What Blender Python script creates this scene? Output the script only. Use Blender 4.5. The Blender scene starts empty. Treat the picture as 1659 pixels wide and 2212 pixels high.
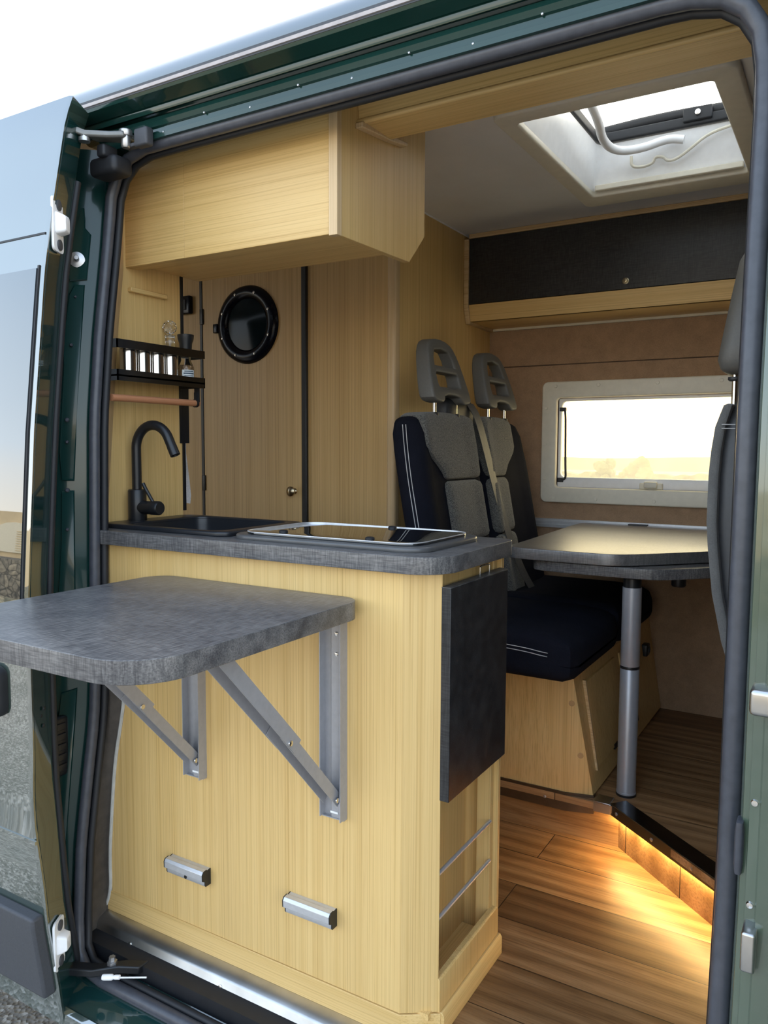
import bpy, bmesh, math, random
from mathutils import Vector, Matrix
random.seed(7)
PI = math.pi
SC = bpy.context.scene
COL = SC.collection

# ------------------------------------------------------------------ materials
MAT = {}
def nt(name):
    m = bpy.data.materials.new(name); m.use_nodes = True
    t = m.node_tree; b = t.nodes['Principled BSDF']
    MAT[name] = m
    return m, t, b
def coords(t, scale=(1, 1, 1), rot=(0, 0, 0)):
    tc = t.nodes.new('ShaderNodeTexCoord'); mp = t.nodes.new('ShaderNodeMapping')
    mp.inputs['Scale'].default_value = scale; mp.inputs['Rotation'].default_value = rot
    t.links.new(tc.outputs['Object'], mp.inputs['Vector'])
    return mp.outputs['Vector']
def noise(t, vec, scale, detail=4, rough=.55, dist=0):
    n = t.nodes.new('ShaderNodeTexNoise')
    n.inputs['Scale'].default_value = scale; n.inputs['Detail'].default_value = detail
    n.inputs['Roughness'].default_value = rough; n.inputs['Distortion'].default_value = dist
    t.links.new(vec, n.inputs['Vector'])
    return n.outputs['Fac']
def ramp(t, fac, stops):
    r = t.nodes.new('ShaderNodeValToRGB'); e = r.color_ramp.elements
    while len(e) < len(stops): e.new(.5)
    for el, (p, c) in zip(e, stops):
        el.position = p; el.color = (*c, 1)
    t.links.new(fac, r.inputs['Fac'])
    return r.outputs['Color']
def mixc(t, a, b, fac, mode='MIX'):
    m = t.nodes.new('ShaderNodeMix'); m.data_type = 'RGBA'; m.blend_type = mode
    for s, i in ((fac, 0), (a, 6), (b, 7)):
        if hasattr(s, 'is_linked'): t.links.new(s, m.inputs[i])
        elif i == 0: m.inputs[0].default_value = s
        else: m.inputs[i].default_value = (*s, 1)
    return m.outputs[2]
def bump(t, b, fac, strength, dist=.002):
    n = t.nodes.new('ShaderNodeBump'); n.inputs['Strength'].default_value = strength
    n.inputs['Distance'].default_value = dist
    t.links.new(fac, n.inputs['Height']); t.links.new(n.outputs['Normal'], b.inputs['Normal'])
def setp(b, **k):
    for a, v in k.items():
        a = a.replace('_', ' ')
        b.inputs[a].default_value = (*v, 1) if isinstance(v, tuple) and len(v) == 3 else v
def plain(name, col, rough=.5, metal=0, var=.12, scale=40, bmp=0, **k):
    m, t, b = nt(name)
    f = noise(t, coords(t), scale)
    lo = tuple(c * (1 - var) for c in col); hi = tuple(min(1, c * (1 + var)) for c in col)
    t.links.new(ramp(t, f, [(.3, lo), (.7, hi)]), b.inputs['Base Color'])
    setp(b, Roughness=rough, Metallic=metal, **k)
    if bmp: bump(t, b, f, bmp)
    return m
def wood(name, axis, light, mid, dark, rough=.40, fine=330, wide=60):
    m, t, b = nt(name)
    def v(s, l):
        sc = [s, s, s]; sc['xyz'.index(axis)] = l
        return coords(t, tuple(sc))
    a = noise(t, v(fine, 1.1), 1, 2, .5)
    c = noise(t, v(wide, .35), 1, 2, .5)
    d = noise(t, v(fine * 2.2, 9), 1, 2, .5)
    e = noise(t, v(7, .2), 1, 2, .5)
    base = ramp(t, c, [(.38, mid), (.60, light)])
    lines = ramp(t, a, [(.30, dark), (.52, light)])
    c1 = mixc(t, base, lines, .52)
    c1 = mixc(t, c1, ramp(t, e, [(.3, (.93, .91, .88)), (.7, (1.05, 1.05, 1.05))]), .8, 'MULTIPLY')
    pores = ramp(t, d, [(.26, (.80, .74, .66)), (.42, (1, 1, 1))])
    t.links.new(mixc(t, c1, pores, .6, 'MULTIPLY'), b.inputs['Base Color'])
    setp(b, Roughness=rough)
    bump(t, b, a, .05, .001)
    return m
WL, WM, WD = (.75, .52, .215), (.67, .44, .160), (.49, .295, .090)
wood('wood_vertical', 'z', WL, WM, WD)
wood('wood_along', 'x', WL, WM, WD)
wood('wood_depth', 'y', WL, WM, WD)
wood('wood_pale', 'z', (.70, .52, .30), (.64, .45, .24), (.5, .33, .16))
wood('wood_mid', 'z', (.66, .45, .20), (.56, .36, .14), (.38, .22, .075))
wood('wood_edge', 'x', (.66, .50, .28), (.5, .33, .15), (.36, .2, .08), fine=400)
wood('copper_wood', 'y', (.50, .23, .12), (.44, .19, .09), (.36, .15, .07), rough=.35)

def laminate(name, base, hi, rough, axis='x'):
    m, t, b = nt(name)
    a = noise(t, coords(t, (420, 34, 34) if axis == 'y' else (34, 420, 420)), 1, 3)
    c = noise(t, coords(t, (34, 420, 34)) if axis == 'y' else coords(t, (420, 34, 34)), 1, 3)
    d = noise(t, coords(t, (6, 14, 6)), 1, 3)
    mx = t.nodes.new('ShaderNodeMath'); mx.operation = 'MULTIPLY'
    t.links.new(a, mx.inputs[0]); t.links.new(c, mx.inputs[1])
    w = ramp(t, mx.outputs[0], [(.13, base), (.40, hi)])
    blot = ramp(t, d, [(.3, (.7, .7, .72)), (.7, (1.15, 1.12, 1.08))])
    t.links.new(mixc(t, w, blot, .8, 'MULTIPLY'), b.inputs['Base Color'])
    setp(b, Roughness=rough)
    bump(t, b, mx.outputs[0], .25, .001)
laminate('laminate_dark', (.060, .060, .064), (.20, .195, .19), .33)
laminate('laminate_table', (.060, .060, .064), (.20, .195, .19), .36)
setp(MAT['laminate_table'].node_tree.nodes['Principled BSDF'], Coat_Weight=1.0, Coat_Roughness=.40, Coat_IOR=2.0)
laminate('laminate_black', (.010, .011, .013), (.040, .041, .043), .36)
laminate('laminate_edge', (.035, .037, .042), (.16, .16, .155), .55)

def floor_mat(name, tone):
    m, t, b = nt(name)
    v = coords(t)
    br = t.nodes.new('ShaderNodeTexBrick')
    br.inputs['Scale'].default_value = 1; br.inputs['Brick Width'].default_value = .92
    br.inputs['Row Height'].default_value = .152; br.inputs['Mortar Size'].default_value = .0012
    br.inputs['Mortar Smooth'].default_value = 0; br.offset = .37
    br.inputs['Color1'].default_value = (0, 0, 0, 1); br.inputs['Color2'].default_value = (1, 1, 1, 1)
    br.inputs['Mortar'].default_value = (.5, .5, .5, 1)
    t.links.new(v, br.inputs['Vector'])
    # shift grain per plank
    add = t.nodes.new('ShaderNodeVectorMath'); add.operation = 'MULTIPLY_ADD'
    t.links.new(br.outputs['Color'], add.inputs[0]); add.inputs[1].default_value = (7, 5, 3)
    mp = coords(t, (1.3, 7.5, 7.5)); t.links.new(mp, add.inputs[2])
    g = noise(t, add.outputs[0], 1.5, 6, .62, 1.2)
    wv = t.nodes.new('ShaderNodeTexWave'); wv.bands_direction = 'Y'
    wv.inputs['Scale'].default_value = .8; wv.inputs['Distortion'].default_value = 7
    wv.inputs['Detail'].default_value = 3; wv.inputs['Detail Scale'].default_value = .6
    t.links.new(add.outputs[0], wv.inputs['Vector'])
    fine = noise(t, coords(t, (5, 190, 190)), 1, 4, .7)
    k = tone
    c1 = ramp(t, g, [(.28, (.105*k, .050*k, .020*k)), (.5, (.26*k, .145*k, .062*k)), (.72, (.40*k, .25*k, .125*k))])
    c2 = ramp(t, wv.outputs['Fac'], [(0, (.15*k, .075*k, .030*k)), (.5, (.28*k, .155*k, .066*k)), (1, (.38*k, .23*k, .11*k))])
    c = mixc(t, c1, c2, .45)
    pl = ramp(t, br.outputs['Color'], [(0, (.50, .42, .36)), (.35, (.88, .84, .80)), (.7, (1.05, 1.02, 1.0)), (1, (1.28, 1.24, 1.18))])
    c = mixc(t, c, pl, .85, 'MULTIPLY')
    c = mixc(t, c, ramp(t, fine, [(.32, (.50, .42, .36)), (.55, (1.06, 1.06, 1.06))]), .75, 'MULTIPLY')
    c = mixc(t, c, (.03, .015, .008), br.outputs['Fac'])
    t.links.new(c, b.inputs['Base Color']); setp(b, Roughness=.38)
    bump(t, b, fine, .08, .001)
floor_mat('floor_planks', 1.15)

def felt(name, col, sheen=.25):
    m, t, b = nt(name)
    f = noise(t, coords(t), 420, 3); g = noise(t, coords(t), 22, 5, .7)
    lo = tuple(c * .72 for c in col); hi = tuple(c * 1.22 for c in col)
    t.links.new(mixc(t, ramp(t, f, [(.3, lo), (.7, hi)]), ramp(t, g, [(.3, lo), (.7, hi)]), .5), b.inputs['Base Color'])
    setp(b, Roughness=.95, Sheen_Weight=sheen); bump(t, b, f, .5, .002)
felt('felt_brown', (.40, .255, .150))
felt('fabric_tweed', (.075, .075, .072))
felt('fabric_navy', (.010, .011, .018), 0)
MAT['fabric_navy'].node_tree.nodes['Principled BSDF'].inputs['Specular IOR Level'].default_value = .12
felt('fabric_fuzzy', (.14, .14, .135))
felt('towel_cloth', (.72, .70, .68))
def tweed():
    m, t, b = nt('tweed')
    f = noise(t, coords(t), 420, 2, .8)
    t.links.new(ramp(t, f, [(.38, (.018, .019, .021)), (.60, (.19, .185, .165))]), b.inputs['Base Color'])
    setp(b, Roughness=.95, Sheen_Weight=.2); bump(t, b, f, .6, .002)
tweed()

plain('paint_green', (.008, .036, .034), .12, 0, .1, 6, Coat_Weight=1.0, Coat_Roughness=.03, Coat_IOR=1.8)
plain('paint_header', (.010, .040, .034), .12, 0, .1, 6, Coat_Weight=1.0, Coat_Roughness=.04, Coat_IOR=1.32, Specular_IOR_Level=.35)  # same body paint, its sky reflection turned down for the header
plain('paint_sunlit', (.060, .095, .062), .25, 0, .1, 6, Coat_Weight=1.0, Coat_Roughness=.05, Coat_IOR=1.7)  # body green with sunlit haze put into a lighter base colour
plain('paint_roof', (.030, .045, .042), .25, 0, .1, 6, Coat_Weight=1.0, Coat_Roughness=.03, Coat_IOR=2.2)
plain('paint_jamb', (.006, .034, .030), .2, 0, .1, 6, Coat_Weight=.6, Coat_Roughness=.05, Coat_IOR=1.4, Specular_IOR_Level=.3)  # same body paint, reflections cut so the jamb looks dark
plain('strip_pale', (.42, .37, .35), .5)
plain('paint_green_skin', (.030, .052, .040), .25, 0, .1, 6, Coat_Weight=1.0, Coat_Roughness=.02, Coat_IOR=3.2)
plain('paint_olive', (.075, .066, .022), .3, 0, .15, 6, Coat_Weight=.6, Coat_Roughness=.05)
plain('rubber', (.060, .064, .078), .36, 0, .15, 60)
plain('rubber_dark', (.012, .013, .016), .55)
plain('black_metal', (.010, .011, .013), .38)
plain('black_gloss', (.004, .005, .012), .22, Specular_IOR_Level=.25)
plain('porthole_glass', (.004, .010, .014), .10, Specular_IOR_Level=.12)
plain('sink_black', (.012, .014, .018), .35)
plain('plastic_grey', (.125, .122, .112), .5, 0, .06, 200, .03)
plain('plastic_dark', (.035, .036, .04), .5)
plain('plastic_white', (.90, .90, .90), .3, 0, .03)
plain('plastic_cream', (.78, .73, .60), .4, 0, .04)
plain('cladding', (.055, .058, .066), .55, 0, .1, 200, .05)
plain('ceiling_board', (.80, .79, .77), .35, 0, .03, 8)
plain('aluminium', (.66, .66, .67), .36, .55, .05, 80)
plain('aluminium_grey', (.40, .40, .42), .45, .35, .05, 80)
plain('leg_silver', (.42, .44, .48), .38, .45, .03, 60)
plain('hob_grey', (.085, .085, .085), .28, 0, .1, 30)
plain('steel', (.72, .71, .69), .16, 1, .04, 30)
plain('steel_brushed', (.55, .54, .52), .28, 1, .12, 14)
plain('sill_metal', (.52, .515, .50), .34, 1, .18, 9)
plain('profile_steel', (.16, .165, .175), .22, 1, .1, 20)
plain('brown_strip', (.10, .062, .035), .3, .5, .15, 30)
plain('felt_trim', (.075, .062, .05), .8, 0, .2, 40)
plain('seam_line', (.10, .062, .04), .9)
plain('sealant', (.5, .49, .45), .5)
plain('belt', (.085, .086, .090), .55, 0, .15, 150)
plain('stitching', (.55, .55, .55), .8)
plain('brass', (.42, .36, .25), .3, 1)
plain('zinc', (.50, .50, .51), .35, .9)
plain('zinc_dark', (.20, .20, .19), .4, .6)
plain('plug', (.50, .32, .14), .6)
plain('label_paper', (.62, .66, .66), .6)
plain('ink', (.03, .06, .09), .6)
plain('seeds', (.34, .20, .09), .7, 0, .7, 260)
plain('plaster_beige', (.62, .50, .33), .85, 0, .08, 6)
plain('shutter_pale', (.70, .66, .56), .7, 0, .05)
plain('cloth_dark_vinyl', (.050, .052, .056), .5, 0, .08, 90, .1)
plain('dash_grey', (.05, .05, .055), .6)
plain('leaves', (.20, .19, .06), .8, 0, .5, 5)
plain('haze_hill', (.42, .36, .17), .9, 0, .2, .02)

def stone():
    m, t, b = nt('stone_wall')
    vo = t.nodes.new('ShaderNodeTexVoronoi'); vo.feature = 'DISTANCE_TO_EDGE'; vo.inputs['Scale'].default_value = 5.5
    vc = t.nodes.new('ShaderNodeTexVoronoi'); vc.inputs['Scale'].default_value = 5.5
    v = coords(t, (1, 1, 1.3)); t.links.new(v, vo.inputs['Vector']); t.links.new(v, vc.inputs['Vector'])
    base = ramp(t, noise(t, v, 9, 5), [(.3, (.13, .12, .105)), (.7, (.40, .36, .30))])
    sp = t.nodes.new('ShaderNodeSeparateColor'); t.links.new(vc.outputs['Color'], sp.inputs[0])
    c = mixc(t, base, ramp(t, sp.outputs[0], [(0, (.5, .5, .5)), (1, (1.25, 1.2, 1.1))]), .8, 'MULTIPLY')
    c = mixc(t, c, ramp(t, vo.outputs['Distance'], [(.0, (.12, .11, .1)), (.08, (1, 1, 1))]), .9, 'MULTIPLY')
    t.links.new(c, b.inputs['Base Color']); setp(b, Roughness=.9); bump(t, b, vo.outputs['Distance'], .8, .05)
stone()
def gravel():
    m, t, b = nt('gravel')
    v = coords(t)
    vo = t.nodes.new('ShaderNodeTexVoronoi'); vo.inputs['Scale'].default_value = 75; t.links.new(v, vo.inputs['Vector'])
    sp = t.nodes.new('ShaderNodeSeparateColor'); t.links.new(vo.outputs['Color'], sp.inputs[0])
    c = ramp(t, sp.outputs[0], [(0, (.20, .185, .165)), (.6, (.36, .34, .31)), (1, (.70, .67, .62))])
    c = mixc(t, c, ramp(t, noise(t, v, 3, 5), [(.3, (.6, .58, .55)), (.7, (1.1, 1.08, 1.05))]), .8, 'MULTIPLY')
    t.links.new(c, b.inputs['Base Color']); setp(b, Roughness=.9); bump(t, b, vo.outputs['Distance'], .7, .01)
gravel()
def glass(name, col, rough=0, ior=1.45, trans=1):
    m, t, b = nt(name)
    f = noise(t, coords(t), 3)
    t.links.new(ramp(t, f, [(0, tuple(c*.98 for c in col)), (1, col)]), b.inputs['Base Color'])
    setp(b, Roughness=rough, IOR=ior, Transmission_Weight=trans)
glass('glass_clear', (.95, .96, .95))
def pane(name, veil, tint, milk=.5):
    # acrylic sheet: mostly clear, a share of it scatters the daylight behind it
    m, t, b = nt(name)
    t.nodes.remove(b)
    tr = t.nodes.new('ShaderNodeBsdfTransparent'); tr.inputs[0].default_value = (*tint, 1)
    tl = t.nodes.new('ShaderNodeBsdfTranslucent'); tl.inputs[0].default_value = (.9, .87, .78, 1)
    gl = t.nodes.new('ShaderNodeBsdfGlossy'); gl.inputs['Roughness'].default_value = .03
    f = noise(t, coords(t, (3, 3, 3)), 3, 5)
    mr = t.nodes.new('ShaderNodeMapRange'); t.links.new(f, mr.inputs[0])
    mr.inputs[3].default_value = veil * .7; mr.inputs[4].default_value = veil * 1.3
    a = t.nodes.new('ShaderNodeMixShader'); t.links.new(mr.outputs[0], a.inputs[0])
    t.links.new(tr.outputs[0], a.inputs[1]); t.links.new(tl.outputs[0], a.inputs[2])
    c = t.nodes.new('ShaderNodeMixShader'); c.inputs[0].default_value = .05
    t.links.new(a.outputs[0], c.inputs[1]); t.links.new(gl.outputs[0], c.inputs[2])
    t.links.new(c.outputs[0], t.nodes['Material Output'].inputs[0])
pane('acrylic_window', .20, (.94, .88, .72))  # translucent share and warm tint stand in for backlit haze and glare
pane('acrylic_dome', .45, (.96, .96, .96))
def darkglass(name, col, ior=1.5, rough=.02):
    m, t, b = nt(name)
    f = noise(t, coords(t), 2)
    t.links.new(ramp(t, f, [(0, tuple(c*.9 for c in col)), (1, col)]), b.inputs['Base Color'])
    setp(b, Roughness=rough, IOR=ior, Coat_Weight=1, Coat_IOR=2.15, Coat_Roughness=.01, Coat_Tint=(.80, .92, 1.0))
darkglass('window_dark', (.010, .014, .016))
darkglass('hob_glass', (.012, .012, .012), 1.5)
MAT['hob_glass'].node_tree.nodes['Principled BSDF'].inputs['Coat IOR'].default_value = 1.9
def emit(name, col, s):
    m, t, b = nt(name)
    f = noise(t, coords(t), 5)
    t.links.new(ramp(t, f, [(0, col), (1, col)]), b.inputs['Emission Color'])
    setp(b, Emission_Strength=s)
emit('led_warm', (1, .70, .27), 95)

# ------------------------------------------------------------------ geometry helpers
def BM(): return bmesh.new()
def box(bm, x0, x1, y0, y1, z0, z1):
    v = [bm.verts.new(p) for p in ((x0,y0,z0),(x1,y0,z0),(x1,y1,z0),(x0,y1,z0),(x0,y0,z1),(x1,y0,z1),(x1,y1,z1),(x0,y1,z1))]
    for f in ((3,2,1,0),(4,5,6,7),(0,1,5,4),(1,2,6,5),(2,3,7,6),(3,0,4,7)): bm.faces.new([v[i] for i in f])
    return bm
def prism(bm, poly, axis, a, b):
    """poly is a list of 2D points in the two remaining axes (kept in xyz order)"""
    def P(p, h):
        return {'x': (h, p[0], p[1]), 'y': (p[0], h, p[1]), 'z': (p[0], p[1], h)}[axis]
    A = [bm.verts.new(P(p, a)) for p in poly]; B = [bm.verts.new(P(p, b)) for p in poly]
    n = len(poly)
    bm.faces.new(A[::-1]); bm.faces.new(B)
    for i in range(n): bm.faces.new((A[i], A[(i+1) % n], B[(i+1) % n], B[i]))
    return bm
def loft(bm, rings, cap=True, closed=True):
    R = [[bm.verts.new(p) for p in r] for r in rings]
    n = len(R[0])
    for a, b in zip(R, R[1:]):
        for i in range(n if closed else n - 1):
            bm.faces.new((a[i], a[(i+1) % n], b[(i+1) % n], b[i]))
    if cap and closed:
        bm.faces.new(R[0][::-1]); bm.faces.new(R[-1])
    return bm
def tube(bm, path, r, n=14, closed=False):
    path = [Vector(p) for p in path]; m = len(path); rings = []
    rr = r if hasattr(r, '__len__') else [r] * m
    up = None
    for i, p in enumerate(path):
        if closed: d = path[(i+1) % m] - path[i-1]
        else: d = path[min(i+1, m-1)] - path[max(i-1, 0)]
        d.normalize()
        if up is None:
            up = Vector((0, 0, 1)) if abs(d.z) < .9 else Vector((0, 1, 0))
        u = (up - d * up.dot(d)).normalized(); w = d.cross(u); up = u
        rings.append([p + (u * math.cos(2*PI*k/n) + w * math.sin(2*PI*k/n)) * rr[i] for k in range(n)])
    if closed: rings.append(rings[0])
    return loft(bm, rings, cap=not closed)
def lathe(bm, prof, loc=(0, 0, 0), d=(0, 0, 1), n=28):
    """prof: (radius, height) pairs along direction d from loc"""
    d = Vector(d).normalized(); loc = Vector(loc)
    u = (Vector((1, 0, 0)) if abs(d.x) < .9 else Vector((0, 1, 0))); u = (u - d * u.dot(d)).normalized(); w = d.cross(u)
    return loft(bm, [[loc + d*h + (u*math.cos(2*PI*k/n) + w*math.sin(2*PI*k/n)) * max(r, 1e-4) for k in range(n)] for r, h in prof])
def smooth_path(pts, it=3):
    pts = [Vector(p) for p in pts]
    for _ in range(it):
        q = [pts[0]]
        for a, b in zip(pts, pts[1:]): q += [a*.75 + b*.25, a*.25 + b*.75]
        pts = q + [pts[-1]]
    return pts
def rrect(x0, x1, y0, y1, r, n=8):
    rr = r if hasattr(r, '__len__') else [r]*4
    out = []
    for (cx, cy, a), q in zip(((x0, y0, PI), (x1, y0, 1.5*PI), (x1, y1, 0), (x0, y1, .5*PI)), rr):
        ox = cx + (q if cx == x0 else -q); oy = cy + (q if cy == y0 else -q)
        for k in range(n + 1):
            t = a + .5*PI*k/n
            out.append((ox + q*math.cos(t), oy + q*math.sin(t)))
    return out
def rbox(bm, x0, x1, y0, y1, z0, z1, r, seg=4):
    b2 = bmesh.new(); box(b2, x0, x1, y0, y1, z0, z1)
    bmesh.ops.bevel(b2, geom=b2.edges[:] , offset=r, segments=seg, profile=.5, affect='EDGES')
    me = bpy.data.meshes.new('tmp'); b2.to_mesh(me); b2.free()
    bm.from_mesh(me); bpy.data.meshes.remove(me)
    return bm
def subdiv_rbox(x0, x1, y0, y1, z0, z1, r, cuts=8, seg=4):
    """a rounded block with enough vertices to be shaped by deform()"""
    b = bmesh.new(); box(b, x0, x1, y0, y1, z0, z1)
    bmesh.ops.subdivide_edges(b, edges=b.edges[:], cuts=cuts, use_grid_fill=True)
    c = Vector(((x0+x1)/2, (y0+y1)/2, (z0+z1)/2)); h = Vector(((x1-x0)/2, (y1-y0)/2, (z1-z0)/2))
    for v in b.verts:
        p = v.co - c
        q = Vector([max(-h[i]+r, min(h[i]-r, p[i])) for i in range(3)])
        d = p - q
        if d.length > 1e-7: v.co = c + q + d.normalized() * r
    return b
def deform(bm, f):
    for v in bm.verts: v.co = Vector(f(v.co.x, v.co.y, v.co.z))
    return bm
def plate(outline, holes, thick, bev, axis, at):
    """a flat plate with holes, its outline in the two remaining axes, bevelled; made as a filled curve and turned to a mesh"""
    cu = bpy.data.curves.new('tmp', 'CURVE'); cu.dimensions = '2D'; cu.fill_mode = 'BOTH'
    cu.extrude = max(thick/2 - bev, 1e-4); cu.bevel_depth = bev; cu.bevel_resolution = 3; cu.offset = -bev
    for poly in [outline] + holes:
        s = cu.splines.new('POLY'); s.points.add(len(poly)-1); s.use_cyclic_u = True
        for q, p in zip(s.points, poly): q.co = (p[0], p[1], 0, 1)
    o = bpy.data.objects.new('tmp', cu); COL.objects.link(o)
    dg = bpy.context.evaluated_depsgraph_get(); dg.update()
    me = bpy.data.meshes.new_from_object(o.evaluated_get(dg))
    bpy.data.objects.remove(o); bpy.data.curves.remove(cu)
    bm = bmesh.new(); bm.from_mesh(me); bpy.data.meshes.remove(me)
    def f(x, y, z):
        return {'x': (at + z, x, y), 'y': (x, at + z, y), 'z': (x, y, at + z)}[axis]
    deform(bm, f)
    return bm
def obj(name, bm, mat, parent=None, bevel=0, sharp=38, base=None):
    bmesh.ops.remove_doubles(bm, verts=bm.verts[:], dist=1e-6)
    bmesh.ops.recalc_face_normals(bm, faces=bm.faces[:])
    off = Vector((0, 0, 0))
    if parent is not None:
        off = parent.matrix_basis.translation.copy()
        if parent.parent is not None: off = off + parent.parent.matrix_basis.translation
    elif base is not None: off = Vector(base)
    for v in bm.verts: v.co -= off
    lim = math.radians(sharp)
    for f in bm.faces: f.smooth = True
    for e in bm.edges:
        if len(e.link_faces) == 2 and e.calc_face_angle(0) > lim: e.smooth = False
    me = bpy.data.meshes.new(name); bm.to_mesh(me); bm.free()
    me.materials.append(MAT[mat])
    o = bpy.data.objects.new(name, me); COL.objects.link(o)
    if parent is not None: o.parent = parent
    elif base is not None: o.location = base
    if bevel:
        md = o.modifiers.new('bevel', 'BEVEL'); md.width = bevel; md.segments = 2
        md.limit_method = 'ANGLE'; md.angle_limit = math.radians(35); md.harden_normals = False
    return o
def tag(o, label, cat, group=None):
    o['label'] = label; o['category'] = cat
    if group: o['group'] = group
    return o
def thing(name, loc, label, cat, group=None):
    o = bpy.data.objects.new(name, None); COL.objects.link(o)
    o.location = loc; o.empty_display_size = .05
    return tag(o, label, cat, group)
def struct(name, bm, mat, bevel=0):
    o = obj(name, bm, mat, None, bevel); o['kind'] = 'structure'
    return o
def screws(name, mat, parent, items, rad=.0045, h=.002):
    for c, d in items: obj(name, screw(BM(), c, d, rad, h), mat, parent)
def copy_thing(src, delta, label):
    r = src.copy(); COL.objects.link(r); r.location = src.location + Vector(delta); r['label'] = label
    for ch in list(src.children):
        c = ch.copy(); COL.objects.link(c); c.parent = r
        for g in list(ch.children):
            d = g.copy(); COL.objects.link(d); d.parent = c
    return r
def lerp_table(tab, z):
    if z <= tab[0][0]: return tab[0][1]
    for (a, p), (b, q) in zip(tab, tab[1:]):
        if z <= b: return p + (q-p) * (z-a) / (b-a)
    return tab[-1][1]
def screw(bm, c, d, r=.004, h=.0015):
    return lathe(bm, [(r, 0), (r, h*.6), (r*.6, h), (0, h)], c, d, 12)


# ------------------------------------------------------------------ van side profile (y of surfaces against height)
DOOR_T = [(-.5,-.16),(-.25,-.195),(-.03,-.22),(.11,-.24),(.42,-.26),(.82,-.26),(1.15,-.235),(1.47,-.20),(1.6,-.178),(1.79,-.14),(2.0,-.06)]
SEAL_T = [(-.08,-.112),(.03,-.102),(.2,-.09),(.35,-.067),(.49,-.044),(.62,-.036),(.84,-.032),(1.18,-.022),(1.38,-.002),(1.58,.027),(1.765,.05)]
def yd(z): return lerp_table(DOOR_T, z)
def ys(z): return lerp_table(SEAL_T, z)
ZS = [-.3,-.15,-.03,.05,.11,.2,.3,.42,.55,.68,.82,.95,1.1,1.25,1.38,1.47,1.55,1.63,1.71,1.79]
FAR = 1.83          # inner face of the far side wall
CEIL = 1.9366
RF = .13            # raised dinette floor

# ------------------------------------------------------------------ room shell
struct('floor', box(BM(), -2.6, .66, .002, 1.0, -.03, 0), 'floor_planks')
pf = [(-2.6,.90),(.168,.90),(.50,.615),(2.1,.615),(2.1,FAR),(-2.6,FAR)]
struct('floor', prism(BM(), pf, 'z', .11, RF), 'floor_planks')
# wooden riser under the raised floor
bm = BM(); prism(bm, [(-2.6,.915),(.175,.935),(.50,.645),(.66,.645),(.66,.70),(.2,.97),(-2.6,.97)], 'z', 0, .108)
struct('trim_1', bm, 'floor_planks')
# steel nosing over the riser
bm = BM(); a = Vector((.155,.907,0)); b_ = Vector((.56,.568,0)); d = (b_-a).normalized(); nrm = Vector((-d.y,d.x,0))
A0 = [a+nrm*o for o in (0,.004,.05)]
def nose(p): return [p+Vector((0,0,RF+.004)), p+nrm*.055+Vector((0,0,RF+.004)), p+nrm*.055+Vector((0,0,RF)), p+nrm*.006+Vector((0,0,RF-.002)), p+nrm*.006+Vector((0,0,RF-.028)), p+Vector((0,0,RF-.028))]
loft(bm, [nose(a), nose(b_)])
struct('trim_2', bm, 'profile_steel', .0015)
for t_ in (.06, .34, .62, .9):
    struct('trim_3', screw(BM(), a.lerp(b_, t_)+Vector((0,0,RF-.013)), -nrm, .005, .002), 'zinc')
bm = BM(); box(bm, .112, .160, .899, .909, RF-.026, RF+.003); box(bm, .112, .157, .899, .95, RF, RF+.004)
struct('trim_4', bm, 'steel_brushed', .001)
# LED strip tucked behind the nosing
bm = BM(); p0 = a+nrm*.012; p1 = b_+nrm*.012
loft(bm, [[p+Vector((0,0,z_))+nrm*o for o, z_ in ((0,.098),(.010,.098),(.010,.103),(0,.103))] for p in (p0, p1)])
box(bm, -.60, .02, .9085, .9135, .098, .103)
led = obj('led_strip', bm, 'led_warm', base=(.35,.75,.1)); tag(led, 'warm glowing light strip under the step edge of the raised floor', 'light strip')

# ceiling with the roof hatch opening
HX0, HX1, HY0, HY1 = -.055, .395, .66, 1.315
bm = BM()
for q in ((-2.6,HX0,.12,FAR),(HX1,1.05,.12,FAR),(HX0,HX1,.12,HY0),(HX0,HX1,HY1,FAR)): box(bm, *q, CEIL, CEIL+.012)
struct('ceiling', bm, 'ceiling_board')
# far side wall with the window opening
WX0, WX1, WZ0, WZ1 = -.325, .36, .966, 1.320
bm = BM()
for q in ((-2.6,WX0,0,CEIL),(WX1,2.1,0,CEIL),(WX0,WX1,0,WZ0),(WX0,WX1,WZ1,CEIL)):
    box(bm, q[0], q[1], FAR, FAR+.05, q[2], q[3])
struct('wall_far', bm, 'felt_brown')
bm = BM(); box(bm, -.625, 2.1, FAR-.003, FAR+.001, 1.451, 1.455); struct('trim_5', bm, 'seam_line')
bm = BM(); box(bm, -.625, .45, FAR-.012, FAR, .803, .838); box(bm, -.625, .45, FAR-.016, FAR, .812, .816); box(bm, -.625, .45, FAR-.016, FAR, .826, .830)
o = obj('table_rail', bm, 'aluminium', base=(-.1,FAR,.8)); tag(o, 'aluminium table rail along the brown wall under the window', 'rail')
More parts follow.
